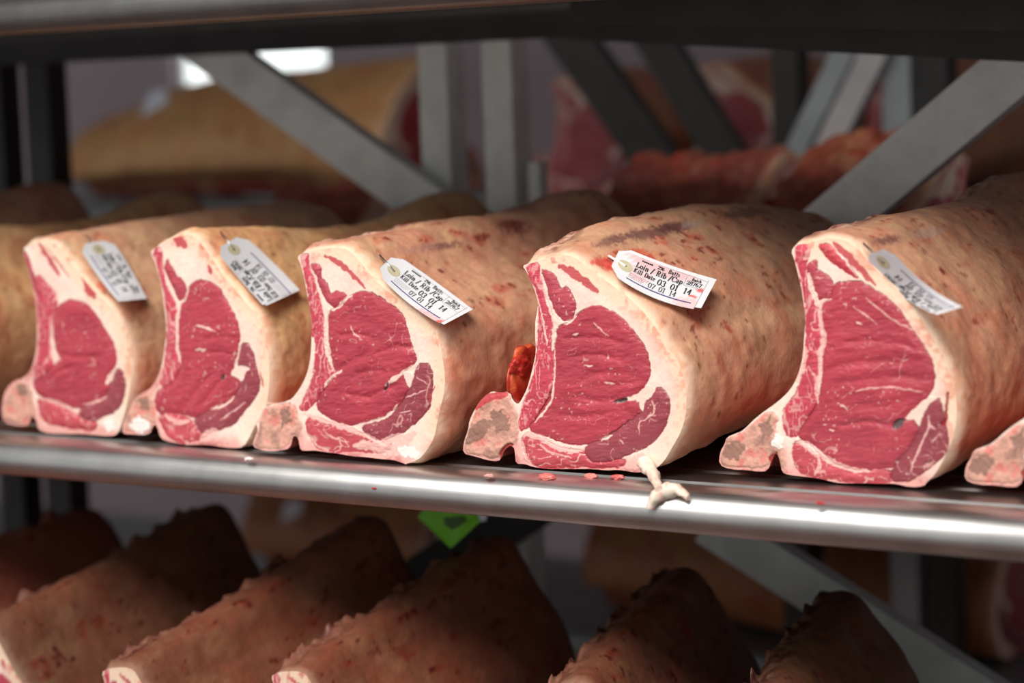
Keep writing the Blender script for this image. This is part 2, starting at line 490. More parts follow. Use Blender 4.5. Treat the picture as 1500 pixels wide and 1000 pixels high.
        lab[inn] = LABS.index(name)
    for key, wd, poly in spec.get('lines', []):
        d, t = line_d(chaikin(to2(poly), False, 2), wp)
        wloc = wd*(0.55+0.9*np.sin(np.pi*np.clip(t, 0.04, 0.96)))*0.5*(1+0.5*n2)
        wloc = wloc*(0.8 if key in ('fat', 'pink') else 1); a = sstep(0.0005, -0.0006, d-wloc)
        if key == 'crease':
            h -= 0.0014*np.exp(-(d/(wd*0.9))**2)*sstep(0, 0.3, t)*sstep(1, 0.7, t)*(0.7+0.8*n1)
            h += 0.0004*np.exp(-((d-wd*2.4)/(wd*1.5))**2)
            continue
        c = {'fat': C_FAT*.55+C_FATP*.45, 'pink': C_FATP, 'red': C_STREAK, 'dark': srgb(92, 84, 84), 'disc': C_BONED, 'white': srgb(245, 235, 228), 'blood': srgb(150, 26, 28)}[key]
        col = mixc(col, c, a*(0.92 if key != 'pink' else 0.8))
        h += a*{'dark': -0.003, 'red': 0.0, 'blood': -0.002}.get(key, 0.0003)
        if key == 'red' and wd >= .005:
            lab[(d < wloc) & (lab == 0)] = LABS.index('streak%d' % ns); ns += 1
    if 'tint' in spec: col = col*np.array(spec['tint'])  # far-rack joints: shade multiplied into the face colour
    h += 0.00025*n2
    h *= sstep(0, 0.003, d_out)
    v = np.stack([x, -h, z], 1)
    # split into one mesh per tissue
    ql = lab[q]
    ql = np.where((ql == ql[:, :1]).all(1), ql[:, 0], np.max(ql, 1))
    for li, l in enumerate(LABS):
        sel = q[ql == li]
        if len(sel) < 6: continue
        us = np.unique(sel); mp = -np.ones(len(p), int); mp[us] = np.arange(len(us))
        nm = NAMES.get(l, 'lean_streak')
        me = mesh_np(nm, v[us], mp[sel], col[us])
        o = link(nm, me, jt, M_FAT if l == 'fat' else (M_BONE if l == 'bone' else M_MUSCLE))

def body_part(jt, outline, n_outer, par, seed, N=340, M=120):
    """The long joint behind the face: a loft with a rounded front edge, a fat cover outside and lean rib side inside."""
    L = par.get('L', 0.62); lift = par.get('lift', 0.045); shear = par.get('shear', 0.0)
    # n_outer: arc fraction of the outline that is the outer, fat covered side
    ring = resample(outline, N)
    t = np.arange(N)/N
    # put the arc parameter where the outer side ends
    wo = sstep(-0.004, 0.012, t)*sstep(n_outer+0.012, n_outer-0.02, t)
    sm = ring.copy()
    for _ in range(10): sm = (np.roll(sm, 1, 0)+sm*2+np.roll(sm, -1, 0))/4
    tg = np.roll(sm, -1, 0)-np.roll(sm, 1, 0); tg /= np.linalg.norm(tg, axis=1)[:, None]+1e-9
    area2 = np.sum(ring[:, 0]*np.roll(ring[:, 1], -1)-np.roll(ring[:, 0], -1)*ring[:, 1])
    nrm = np.stack([tg[:, 1], -tg[:, 0]], 1)*(1 if area2 > 0 else -1)
    u = np.linspace(0, 1, M); s = L*(0.35*u+0.65*u**1.9)
    S, I = np.meshgrid(s, np.arange(N), indexing='ij')
    x0, z0 = ring[I.ravel(), 0], ring[I.ravel(), 1]; s_ = S.ravel(); w_ = wo[I.ravel()]
    nx_, nz_ = nrm[I.ravel(), 0], nrm[I.ravel(), 1]
    sm_w = sstep(0.0, 0.05, s_)[:]; xr = ring[:, 0].max(); hgt = ring[:, 1].max()
    k = sstep(0.0, 0.06, s_)
    x = x0*(1-k)+sm[I.ravel(), 0]*k; z = z0*(1-k)+sm[I.ravel(), 1]*k
    o = w_*(par.get('r', 0.007)*(1-np.exp(-s_/0.009))+par.get('belly', 0.012)*np.sin(np.pi*np.clip(s_/L, 0, 1)*0.9))
    o -= (1-w_)*0.004*(1-np.exp(-s_/0.012))
    x += nx_*o; z += nz_*o
    wb = sstep(0.085, 0.0, z0)*sstep(xr-0.11, xr-0.01, x0)
    z += par.get('curl', 0.05)*wb*np.minimum(s_/0.30, 1.2)
    x -= 0.012*wb*np.minimum(s_/0.3, 1)
    v_ = s_/L
    pr = par.get('prof', [(0, 0), (0.4, 0), (0.6, 0.02)])
    _ss = np.linspace(0, L, 60); _zz = np.interp(_ss, [a for a, b in pr], [b for a, b in pr])
    for _ in range(8): _zz = np.convolve(np.pad(_zz, 1, 'edge'), [.25, .5, .25], 'valid')
    lf = np.interp(s_, _ss, _zz)*sstep(0.0, 0.035, s_)
    z = z*(1+lf/hgt); x = x+shear*s_
    cx, cz = ring[:, 0].mean(), hgt*0.5
    e = sstep(0.90, 1.0, v_); tp = 1-par.get('taper', 0.35)*e*e
    x = cx+shear*s_+(x-cx-shear*s_)*tp; z = np.where(z > cz, cz+(z-cz)*tp, z)
    y = s_.copy()
    # relief
    pp = p3(x, y, z)
    f1 = fbm(pp*22, 3, seed+30); f2 = fbm(pp*95, 3, seed+31); f3 = fbm(pp*np.array([60, 240, 60]), 2, seed+32)
    ramp = sstep(0.0, 0.02, s_)
    dsp = ramp*par.get('rough', 1)*(0.0045*f1+0.0008*f2+0.0003*f3*w_)
    x += nx_*dsp; z += nz_*dsp
    tt = t[I.ravel()]
    ridge = np.exp(-(np.minimum(tt, 1-tt)/0.022)**2)
    z += ridge*ramp*(0.003+par.get('jag', 0.007)*fbm(p3(s_*42, 0*s_+seed, tt*40), 4, seed+33))
    z = np.maximum(z, 0.0005)
    # colour of the tissue
    n1 = fbm(pp*30, 4, seed+40); n2 = fbm(pp*110, 3, seed+41); n3 = fbm(pp*np.array([70, 30, 16]), 3, seed+42); n4 = fbm(pp*260, 2, seed+45)
    tan = par.get('tan', srgb(206, 150, 118))
    c = np.tile(tan, (len(x), 1))
    c = mixc(c, srgb(220, 176, 134), sstep(0.0, 0.5, n1)*0.5)
    c = mixc(c, srgb(206, 128, 96), sstep(0.0, 0.55, -n1+0.25*n2)*0.6)
    c = mixc(c, srgb(176, 128, 96), sstep(0.15, 0.6, n2)*0.35)
    c = mixc(c, srgb(196, 84, 66), sstep(0.25, 0.6, n3+0.2*n2)*0.6*par.get('stain', 1))
    c = mixc(c, srgb(120, 36, 32), sstep(0.52, 0.66, n2+0.55*n3)*0.7*par.get('stain', 1))
    c = c*(1+0.14*n4)[:, None]
    pinkz = sstep(0.16, 0.03, z0)*0.45
    c = mixc(c, srgb(222, 140, 108), pinkz*sstep(0.25, 0.0, s_))
    rim = np.exp(-(s_/ (0.011+0.007*n1))**2)
    c = mixc(c, mixc(np.tile(C_CREAM, (len(x), 1)), srgb(236, 160, 122), sstep(0.0, 0.5, n2+0.3*n1)*0.6), np.clip(rim, 0, 1)*0.9)
    # lean, dried ridge along the top of the rib ends
    rc = mixc(np.tile(srgb(206, 150, 128), (len(x), 1)), srgb(122, 66, 62), sstep(-0.2, 0.4, fbm(pp*np.array([90, 34, 90]), 3, seed+43)))
    rc = mixc(rc, srgb(232, 196, 170), sstep(0.25, 0.5, noise(pp*130, seed+44))*0.7)
    ridge_w = np.exp(-(np.minimum(tt, 1-tt)/par.get('ridge', 0.042))**4)
    c = mixc(c, rc, ridge_w*sstep(0.0, 0.02, s_)*0.95)
    # rib side
    fl = mixc(np.tile(srgb(176, 82, 72), (len(x), 1)), srgb(214, 160, 140), sstep(0.0, 0.5, n1))
    fl = mixc(fl, srgb(132, 30, 30), sstep(0.1, 0.5, n2))
    inner = sstep(n_outer-0.01, n_outer+0.03, tt)*(1-ridge_w)
    c = mixc(c, fl, inner)
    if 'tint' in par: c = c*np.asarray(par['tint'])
    V = np.stack([x, y, z], 1)
    g = np.arange(M*N).reshape(M, N)
    a, b = g[:-1], g[1:]
    q = np.stack([a, np.roll(a, -1, 1), np.roll(b, -1, 1), b], -1).reshape(-1, 4)
    if area2 < 0: q = q[:, ::-1]
    cap_c = V[-N:].mean(0)
    V = np.concatenate([V, [cap_c]]); c = np.concatenate([c, c[-N:].mean(0)[None]*0.8])
    last = g[-1]; tri = [(int(last[i]), int(last[(i+1) % N]), M*N) for i in range(N)]
    if area2 < 0: tri = [f[::-1] for f in tri]
    me = mesh_np('fat_cover', V, q.tolist()+tri, c)
    return link('fat_cover', me, jt, M_COVER)

def joint(label, spec, yf, par, seed, step=0.0009, group=None, faces=True, N=340, M=120):
    outer, inner = spec['outer'], spec['inner']
    px = outer+inner
    q = np.array([at(a, b, 1, yf)[[0, 2]] for a, b in px])
    x0 = q[:, 0].mean(); z0 = max(0.0, 0)
    q[:, 0] -= x0
    zmin = q[:, 1].min(); q[:, 1] -= zmin                     # the lowest point rests on the shelf
    jt = empty('beef_joint', (x0, yf, 0.001), label, 'beef', group)
    to2 = lambda poly: np.array([at(a, b, 1, yf)[[0, 2]] for a, b in poly])-np.array([x0, zmin])
    ol = chaikin(q, True, 1)
    seg = np.linalg.norm(np.diff(np.concatenate([q, q[:1]]), axis=0), axis=1)
    n_outer = seg[:len(outer)-1].sum()/seg.sum()
    if faces: face_part(jt, ol, spec, seed, step, to2, to2(outer), to2(inner))
    body_part(jt, ol, n_outer, par, seed, N, M)
    return jt

def copy_tree(o, label=None, group=None):
    c = o.copy(); COL.objects.link(c)
    if label: c['label'] = label
    if group: c['group'] = group
    for ch in [k for k in o.children]:
        d = ch.copy(); COL.objects.link(d); d.parent = c
    return c

S1 = dict(
 outer=P('T1', 95,130, 140,105, 200,97, 245,110, 285,160, 340,235, 410,320, 470,370, 510,430, 535,510, 552,580, 565,650, 562,720, 547,800, 530,860, 508,930),
 inner=P('T1', 470,938, 400,932, 330,928, 250,928, 190,922, 163,905, 158,870, 140,848, 128,870, 125,893, 70,893, 20,880, 4,840, 10,790, 25,735, 60,698, 110,685, 140,640, 158,560, 160,480, 155,380, 140,290, 120,210),
 regions=[
  ('rib', P('T1', 160,240, 200,280, 240,330, 245,370, 225,420, 215,500, 220,600, 230,640, 180,700, 150,740, 145,700, 165,600, 172,500, 168,380, 160,300)),
  ('side', P('T1', 102,140, 118,150, 142,230, 160,285, 168,340, 152,320, 130,240)),
  ('low', P('T1', 165,780, 220,790, 290,830, 350,860, 420,880, 400,910, 330,905, 260,890, 200,880, 172,833)),
  ('eye', P('T1', 235,400, 270,365, 320,352, 370,370, 410,410, 450,480, 480,520, 500,580, 495,640, 465,690, 480,720, 450,770, 370,800, 330,820, 260,800, 180,770, 155,750, 150,710, 180,690, 230,640, 265,605, 245,570, 230,500)),
  ('cap', P('T1', 500,660, 520,650, 536,700, 530,770, 500,830, 440,850, 400,872, 350,855, 340,830, 380,805, 450,780, 482,730)),
  ('bone', P('T1', 12,840, 18,790, 32,740, 65,706, 112,695, 140,740, 150,800, 160,850, 125,860, 118,885, 70,885, 24,872)),
 ],
 lines=[('red', .006, P('T1', 170,110, 215,180, 255,245)), ('red', .002, P('T1', 200,125, 260,200, 300,260)),
  ('pink', .004, P('T1', 160,770, 240,790, 340,830)), ('fat', .005, P('T1', 460,712, 475,680, 500,645)), ('pink', .003, P('T1', 222,420, 215,520, 225,620, 270,605)),
  ('pink', .003, P('T1', 360,800, 420,790, 460,768)), ('disc', .014, P('T1', 85,725, 110,745)), ('crease', .003, P('T1', 280,590, 350,600, 440,590)),
  ('crease', .003, P('T1', 180,720, 260,650, 330,640)), ('white', .012, P('T1', 455,880, 490,900)), ('red', .010, P('T1', 360,260, 385,300, 405,340))])
S2 = dict(
 outer=P('A2', 120,210, 215,160, 320,100, 420,62, 520,100, 610,220, 690,340, 770,460, 860,560, 960,680, 1040,780, 1090,880, 1120,1000, 'T2', 605,530, 610,570, 614,640, 610,720, 600,780, 'B2', 1180,540, 1140,640, 1080,720, 1030,830, 980,910),
 inner=P('B2', 900,918, 800,908, 700,890, 600,890, 500,890, 400,870, 340,858, 300,820, 288,760, 262,720, 235,750, 220,800, 150,810, 60,802, 0,800, 0,740, 20,680, 60,600, 90,520, 170,460, 230,430, 290,330, 320,230, 340,100, 350,0, 'A2', 260,940, 255,820, 232,640, 210,480, 165,330, 130,250),
 regions=[
  ('rib', P('A2', 138,220, 200,180, 215,230, 212,340, 240,500, 290,600, 340,700, 345,800, 350,1000, 'B2', 440,60, 452,150, 478,240, 465,300, 400,400, 300,420, 330,300, 352,160, 362,0, 'A2', 275,920, 262,720, 230,500, 182,340)),
  ('side', P('A2', 265,270, 285,330, 320,370, 345,450, 385,450, 420,510, 430,590, 410,640, 360,640, 330,560, 290,480, 250,390, 235,350)),
  ('low', P('B2', 300,660, 360,640, 440,660, 520,680, 600,750, 690,790, 660,830, 560,850, 500,872, 420,852, 360,805, 320,735)),
  ('eye', P('A2', 370,700, 440,620, 450,540, 490,490, 560,470, 640,490, 710,540, 770,640, 830,740, 870,840, 885,930, 885,1000, 'B2', 950,0, 930,130, 910,240, 870,300, 900,340, 960,380, 970,400, 930,460, 870,530, 800,580, 720,590, 650,640, 600,670, 520,650, 440,630, 360,620, 300,640, 265,590, 265,520, 290,450, 400,400, 470,300, 480,220, 455,130, 450,0)),
  ('cap', P('B2', 970,100, 1000,65, 1040,120, 1080,250, 1112,380, 1085,480, 1020,560, 960,640, 900,720, 820,740, 740,780, 640,790, 600,725, 585,690, 700,630, 800,590, 900,520, 960,430, 980,380, 935,240, 955,160)),
  ('fat', P('B2', 880,290, 940,240, 1020,250, 1040,280, 1000,300, 980,370, 960,380, 930,340, 890,330)),
  ('bone', P('B2', 8,790, 25,690, 92,530, 170,472, 240,455, 265,600, 285,700, 262,715, 235,740, 215,790, 150,800, 60,792)),
 ],
 lines=[('fat', .003, P('A2', 235,370, 270,480, 310,580, 345,660)), ('fat', .0045, P('A2', 420,620, 365,690, 352,850, 360,1000)), ('fat', .004, P('B2', 440,0, 447,130, 475,235)),
  ('fat', .003, P('A2', 430,600, 445,520)), ('fat', .003, P('B2', 960,60, 935,160, 905,260)), ('red', .009, P('A2', 330,115, 370,140, 430,172)), ('red', .006, P('A2', 620,345, 640,410)),
  ('fat', .003, P('B2', 720,600, 830,575, 900,500)), ('pink', .002, P('B2', 800,690, 900,620, 1000,545)), ('pink', .006, P('B2', 350,645, 440,720, 540,700)), ('pink', .003, P('B2', 300,740, 350,830, 430,870)),
  ('dark', .003, P('B2', 805,360, 825,325)), ('white', .016, P('B2', 85,740, 200,730)), ('disc', .016, P('B2', 160,530, 200,570)), ('pink', .012, P('B2', 640,850, 760,780)),
  ('crease', .004, P('T2', 250,800, 320,700, 370,650)), ('crease', .003, P('T2', 330,500, 420,490, 480,500)), ('crease', .003, P('T2', 300,560, 400,550, 480,575)), ('crease', .003, P('T2', 320,790, 390,700, 440,650)),
  ('fat', .0025, P('B2', 600,115, 680,120)), ('fat', .002, P('A2', 520,860, 600,870, 690,905)), ('red', .002, P('B2', 1120,300, 1145,420))])
S3 = dict(
 outer=P('A3', 95,140, 160,108, 230,85, 330,72, 450,60, 560,75, 640,150, 720,250, 800,350, 900,440, 1020,530, 1150,620, 1260,710, 1350,800, 1400,900, 'T3', 800,520, 812,600, 808,680, 790,740, 778,800, 770,850, 740,905, 700,948, 650,962),
 inner=P('B3', 1180,836, 1150,825, 1080,800, 980,795, 880,780, 780,775, 680,755, 560,740, 500,730, 440,735, 405,730, 395,690, 388,645, 370,625, 345,628, 338,680, 320,712, 300,725, 220,735, 140,735, 50,705, 65,640, 92,580, 75,535, 100,515, 105,470, 130,420, 190,395, 320,370, 370,320, 420,240, 450,170, 470,90, 480,0, 'T3', 270,400, 262,330, 250,270, 240,210, 225,150),
 regions=[
  ('rib', P('A3', 130,140, 190,122, 200,160, 190,220, 240,330, 270,480, 330,650, 340,780, 350,900, 350,1000, 'T3', 330,480, 345,560, 360,600, 330,650, 290,700, 250,742, 220,740, 240,700, 275,620, 285,550, 290,480, 278,400, 'A3', 240,900, 222,700, 210,560, 195,420, 165,280)),
  ('side', P('A3', 205,222, 290,215, 318,250, 310,330, 360,370, 390,440, 405,490, 450,458, 545,478, 535,540, 475,612, 420,600, 385,560, 340,500, 290,380, 268,290)),
  ('low', P('T3', 245,780, 300,780, 360,810, 420,820, 480,850, 560,870, 600,890, 540,915, 480,905, 430,900, 360,912, 300,897, 265,860)),
  ('eye', P('T3', 340,340, 395,325, 412,290, 450,268, 500,265, 540,285, 580,310, 610,330, 640,365, 655,410, 670,470, 690,520, 690,550, 670,570, 640,590, 655,640, 662,665, 650,695, 615,730, 560,768, 480,795, 440,800, 400,800, 350,780, 300,745, 290,720, 300,690, 330,650, 372,598, 358,560, 347,500, 340,420)),
  ('cap', P('T3', 700,565, 740,555, 755,600, 755,680, 740,740, 700,780, 660,815, 600,850, 540,862, 490,838, 478,812, 540,792, 610,755, 645,710, 672,655, 690,610)),
  ('fat', P('T3', 640,590, 680,590, 682,620, 668,655, 655,640, 648,610)),
  ('bone', P('B3', 60,700, 75,645, 105,580, 110,475, 135,430, 190,405, 320,380, 370,410, 390,490, 425,560, 410,600, 390,640, 350,612, 330,680, 300,715, 220,725, 140,725)),
 ],
 lines=[('red', .0050, P('A3', 350,140, 460,185, 560,265, 640,340, 712,425)), ('fat', .0035, P('A3', 225,240, 262,310, 285,400, 312,490, 330,580, 345,650)),
  ('fat', .0045, P('A3', 380,625, 362,700, 355,850, 365,1000, 'B3', 620,80, 640,130)), ('fat', .003, P('A3', 385,632, 470,622, 540,530, 600,490)), ('fat', .003, P('B3', 710,150, 640,190, 580,260)),
  ('fat', .0040, P('B3', 1260,100, 1180,150, 1080,220, 1030,260)), ('fat', .0030, P('B3', 1110,400, 1050,480, 930,520, 830,545)), ('dark', .0018, P('B3', 1050,240, 1020,300)),
  ('pink', .006, P('T3', 235,755, 330,790, 420,818, 500,850, 560,880)), ('pink', .003, P('B3', 430,570, 500,680, 620,750)), ('pink', .0022, P('B3', 570,580, 640,640, 760,670)), ('pink', .010, P('B3', 800,700, 980,700, 1150,620)), ('pink', .012, P('B3', 980,750, 1120,720, 1240,600)),
  ('disc', .024, P('B3', 290,470, 306,480)), ('white', .010, P('B3', 1130,730, 1260,760)),
  ('crease', .004, P('T3', 375,580, 430,548, 500,512)), ('crease', .004, P('T3', 350,665, 430,682, 520,690)), ('crease', .004, P('T3', 470,700, 560,665, 625,640)), ('crease', .003, P('T3', 540,510, 610,480, 680,490)), ('crease', .003, P('T3', 380,440, 450,430, 540,450)), ('crease', .0035, P('T3', 440,600, 520,580, 600,590)),
  ('fat', .0016, P('T3', 430,400, 445,440)), ('fat', .0012, P('T3', 440,430, 470,450)), ('pink', .0014, P('B3', 1170,350, 1330,290)), ('pink', .0014, P('B3', 1130,460, 1210,440)), ('pink', .0014, P('B3', 1250,190, 1340,250)), ('red', .0014, P('B3', 1385,260, 1350,370))])
S4 = dict(
 outer=P('A4', 95,220, 150,200, 250,172, 350,140, 470,118, 570,140, 650,200, 740,275, 850,350, 960,430, 1080,520, 1190,625, 1290,745, 1370,865, 1430,985, 'T4', 722,500, 742,560, 752,620, 750,680, 735,735, 703,790, 680,830, 650,855),
 inner=P('B4', 1250,805, 1180,808, 1110,795, 1060,790, 1000,795, 900,785, 800,785, 700,785, 600,785, 500,770, 450,750, 390,750, 385,690, 380,640, 352,628, 335,640, 310,665, 300,700, 275,735, 200,725, 120,700, 35,680, 45,600, 75,520, 78,470, 110,400, 150,330, 200,285, 235,265, 280,275, 350,270, 372,330, 405,355, 430,320, 465,250, 490,160, 510,80, 525,0, 'A4', 212,850, 215,720, 232,640, 240,560, 215,460, 165,340, 130,265),
 regions=[
  ('rib', P('A4', 140,235, 200,200, 245,205, 240,280, 260,340, 290,470, 320,560, 360,640, 360,740, 375,850, 365,1000, 'B4', 640,0, 640,200, 640,310, 590,380, 540,450, 430,530, 412,500, 425,420, 455,330, 495,230, 515,150, 532,60, 'A4', 240,980, 248,800, 252,640, 255,580, 235,480, 190,370, 150,280)),
  ('side', P('A4', 265,268, 330,272, 400,310, 430,400, 458,450, 485,410, 520,440, 555,500, 580,560, 575,640, 550,710, 490,730, 430,690, 390,620, 350,520, 320,430, 300,340)),
  ('low', P('B4', 440,590, 480,550, 560,575, 600,620, 700,660, 840,670, 880,720, 1000,740, 1110,730, 1090,765, 950,765, 850,755, 700,770, 560,770, 480,722, 445,650)),
  ('eye', P('A4', 430,780, 540,740, 600,680, 660,630, 740,595, 800,590, 880,630, 960,660, 1040,740, 1120,840, 1190,930, 1220,1000, 'T4', 630,490, 633,560, 620,590, 590,615, 570,632, 605,640, 608,665, 590,690, 550,730, 500,755, 450,770, 400,775, 350,765, 300,745, 260,735, 252,715, 270,700, 302,650, 328,600, 333,550, 335,480, 340,420, 350,400)),
  ('cap', P('B4', 1340,240, 1400,300, 1410,380, 1390,470, 1340,560, 1250,640, 1150,670, 1050,720, 950,730, 880,720, 855,660, 900,615, 980,600, 1050,545, 1150,480, 1235,410, 1262,350, 1290,310)),
  ('fat', P('B4', 1270,220, 1330,250, 1290,310, 1250,330, 1238,410, 1215,380, 1210,330, 1150,322, 1060,352, 1080,330, 1180,290, 1240,260)),
  ('bone', P('B4', 42,675, 52,600, 80,505, 115,410, 155,340, 235,275, 350,280, 380,365, 402,405, 402,480, 412,560, 390,620, 345,618, 305,660, 275,728, 120,692)),
 ],
 lines=[('fat', .0048, P('A4', 268,310, 300,400, 320,500, 350,600, 378,680, 385,800, 375,1000)), ('fat', .0035, P('A4', 380,690, 430,745, 520,740, 590,680)), ('red', .0075, P('A4', 440,225, 520,265, 620,325, 700,390, 775,455)),
  ('fat', .0028, P('B4', 650,0, 650,150, 640,320, 570,420, 520,470)), ('fat', .002, P('A4', 200,400, 250,560, 290,720, 330,950)), ('dark', .0028, P('B4', 1045,338, 1130,322)), ('pink', .007, P('B4', 430,575, 480,545, 570,580, 680,650, 840,655)), ('pink', .0025, P('B4', 560,620, 620,680, 760,705)), ('pink', .004, P('B4', 432,600, 450,700, 520,770)),
  ('fat', .0035, P('B4', 960,590, 1030,560)), ('pink', .0022, P('B4', 1300,330, 1325,390, 1270,450, 1210,480, 1218,550)), ('pink', .002, P('B4', 1090,590, 1115,615)), ('pink', .012, P('B4', 1130,770, 1200,740, 1230,690)),
  ('disc', .018, P('B4', 255,430, 330,500)), ('disc', .012, P('B4', 70,600, 150,520, 220,470)), ('blood', .006, P('B4', 290,710, 330,640, 365,625)), ('red', .007, P('B4', 130,380, 200,300, 330,285)),
  ('crease', .004, P('T4', 400,578, 450,552, 520,545, 600,562)), ('crease', .004, P('T4', 400,625, 480,640, 560,622)), ('crease', .003, P('T4', 360,505, 450,485, 560,505)), ('crease', .003, P('T4', 370,440, 460,430, 560,455)), ('crease', .004, P('T4', 500,590, 560,580, 620,570)), ('crease', .003, P('T4', 340,680, 430,690, 520,670)),
  ('fat', .0018, P('A4', 560,855, 610,840)), ('pink', .0016, P('A4', 750,740, 820,800, 890,870)), ('fat', .0016, P('B4', 850,100, 910,95)), ('fat', .002, P('B4', 985,210, 1050,215))])
S5 = dict(
 outer=P('A5', 105,155, 140,100, 230,90, 330,62, 440,45, 550,65, 640,120, 720,215, 820,330, 950,445, 1060,555, 1150,675, 1230,815, 1290,915, 1338,995, 'T5', 775,520, 798,570, 818,640, 823,720, 813,790, 788,850, 750,920, 720,945),
 inner=P('B5', 1270,838, 1190,848, 1080,822, 1000,825, 880,820, 760,822, 700,810, 620,790, 530,780, 440,770, 400,755, 388,690, 375,645, 355,635, 340,680, 310,745, 260,750, 190,740, 80,735, 15,708, 20,630, 50,580, 60,540, 120,515, 160,500, 250,410, 380,320, 450,250, 490,180, 520,80, 530,0, 'A5', 215,820, 225,700, 205,560, 190,450, 160,330, 130,210),
 regions=[
  ('rib', P('A5', 142,130, 180,107, 240,112, 250,160, 215,260, 240,380, 270,480, 300,570, 330,680, 360,800, 362,880, 310,960, 'B5', 620,0, 622,120, 600,240, 625,340, 560,430, 500,520, 440,540, 410,470, 400,400, 480,290, 530,180, 550,60, 'A5', 232,960, 240,780, 232,640, 208,450, 162,270)),
  ('side', P('A5', 240,260, 300,222, 320,250, 310,320, 350,320, 400,350, 430,390, 447,460, 440,540, 370,530, 330,545, 310,480, 270,400, 245,340)),
  ('streak', P('A5', 320,100, 400,90, 470,150, 560,230, 600,300, 665,382, 590,350, 500,290, 400,210, 360,150)),
  ('low', P('B5', 465,600, 510,570, 570,600, 640,680, 760,740, 900,765, 1060,745, 1070,810, 900,812, 760,800, 640,780, 530,762, 478,700)),
  ('eye', P('A5', 370,590, 440,550, 450,450, 480,420, 560,400, 680,410, 760,460, 850,520, 940,590, 1000,660, 1060,760, 1120,850, 1190,950, 1215,1000, 'T5', 735,540, 748,590, 740,640, 705,678, 'B5', 1180,390, 1150,425, 1200,430, 1225,480, 1220,550, 1190,600, 1130,660, 1090,720, 1040,722, 940,732, 860,738, 780,720, 700,680, 640,620, 560,560, 505,545, 510,500, 560,430, 620,340, 640,250, 650,150, 650,0, 'A5', 390,900, 370,760, 350,640)),
  ('cap', P('B5', 1330,315, 1360,320, 1372,400, 1392,500, 1410,580, 1390,640, 1320,700, 1230,770, 1150,810, 1070,800, 1080,740, 1130,670, 1190,610, 1228,540, 1252,440, 1292,360)),
  ('fat', P('B5', 1310,290, 1350,300, 1292,345, 1262,400, 1232,490, 1218,450, 1200,430, 1145,437, 1180,390, 1250,330)),
  ('bone', P('B5', 22,702, 28,632, 55,585, 68,545, 160,510, 250,422, 330,372, 385,420, 355,470, 400,560, 418,640, 430,760, 400,745, 372,640, 350,628, 335,680, 305,735, 190,730, 80,725)),
 ],
 lines=[('fat', .0065, P('A5', 250,345, 272,440, 300,530, 325,600)), ('pink', .0055, P('A5', 430,542, 355,560, 332,640, 357,760, 380,880, 345,960, 'B5', 635,40, 635,150, 605,250, 622,330)), ('fat', .0022, P('A5', 430,90, 520,190, 620,320, 710,410)), ('red', .0055, P('A5', 450,80, 560,185, 660,290, 785,422)),
  ('pink', .006, P('B5', 480,560, 580,600, 680,680, 800,735, 920,745)), ('pink', .004, P('B5', 520,585, 600,625, 640,700, 600,770)), ('dark', .006, P('B5', 1080,480, 1135,440)), ('pink', .0022, P('B5', 1290,410, 1300,480, 1260,560, 1210,680, 1185,750)), ('pink', .002, P('B5', 1300,470, 1340,490)),
  ('disc', .022, P('B5', 295,482, 312,490)), ('disc', .014, P('B5', 60,640, 160,600)), ('blood', .007, P('B5', 330,700, 365,640)), ('white', .010, P('B5', 370,540, 390,590)), ('blood', .003, P('B5', 1370,480, 1395,440, 1412,270)),
  ('pink', .010, P('B5', 540,0, 520,100, 490,190)), ('red', .003, P('B5', 560,30, 590,20, 545,120)),
  ('crease', .005, P('T5', 380,580, 440,555, 560,540, 690,545)), ('crease', .004, P('T5', 400,625, 480,605, 620,590, 740,605)), ('crease', .0045, P('T5', 480,690, 600,692, 690,660)), ('crease', .003, P('T5', 420,760, 520,740, 620,760)), ('crease', .003, P('T5', 440,480, 560,470, 700,500)),
  ('fat', .0016, P('A5', 640,725, 690,750)), ('fat', .0016, P('B5', 760,340, 800,370)), ('pink', .0018, P('T5', 520,330, 600,400, 680,440)), ('pink', .0016, P('T5', 480,360, 560,420)), ('pink', .0018, P('B5', 850,265, 920,240, 1100,235, 1270,265)), ('fat', .002, P('B5', 690,490, 720,500))])

GRP = 'dated beef joints on the middle shelf'
J1 = joint('leftmost tagged beef joint, its cut face smaller and softer than the rest', S1, 0.0, dict(L=.62, prof=[(0,0),(.3,0),(.5,.01),(.62,.0)], tan=srgb(206, 158, 124), stain=.5), 11, group=GRP)
J2 = joint('second tagged beef joint from the left, broad cream fat top and clean oval eye muscle', S2, -0.012, dict(L=.66, prof=[(0,0),(.2,-.02),(.36,-.03),(.44,-.02),(.55,.012),(.66,.0)], tan=srgb(220, 168, 118), stain=.4), 22, group=GRP)
J3 = joint('third tagged beef joint, middle of the row, overhanging the rail with orange fat side', S3, -0.035, dict(L=.62, prof=[(0,0),(.35,0),(.42,0),(.55,.03),(.62,.015)], tan=srgb(208, 148, 118)), 33, group=GRP)
J4 = joint('fourth tagged beef joint with red torn flesh beside its rib edge', S4, 0.0, dict(L=.66, prof=[(0,0),(.1,.019),(.3,.02),(.5,.012),(.66,-.01)], tan=srgb(204, 150, 120)), 44, group=GRP)
J5 = joint('rightmost tagged beef joint with the largest red face and narrow fat rim', S5, 0.04, dict(L=.62, prof=[(0,0),(.3,0),(.4,0),(.5,.03),(.62,.03)], tan=srgb(204, 148, 118), stain=.8), 55, group=GRP)
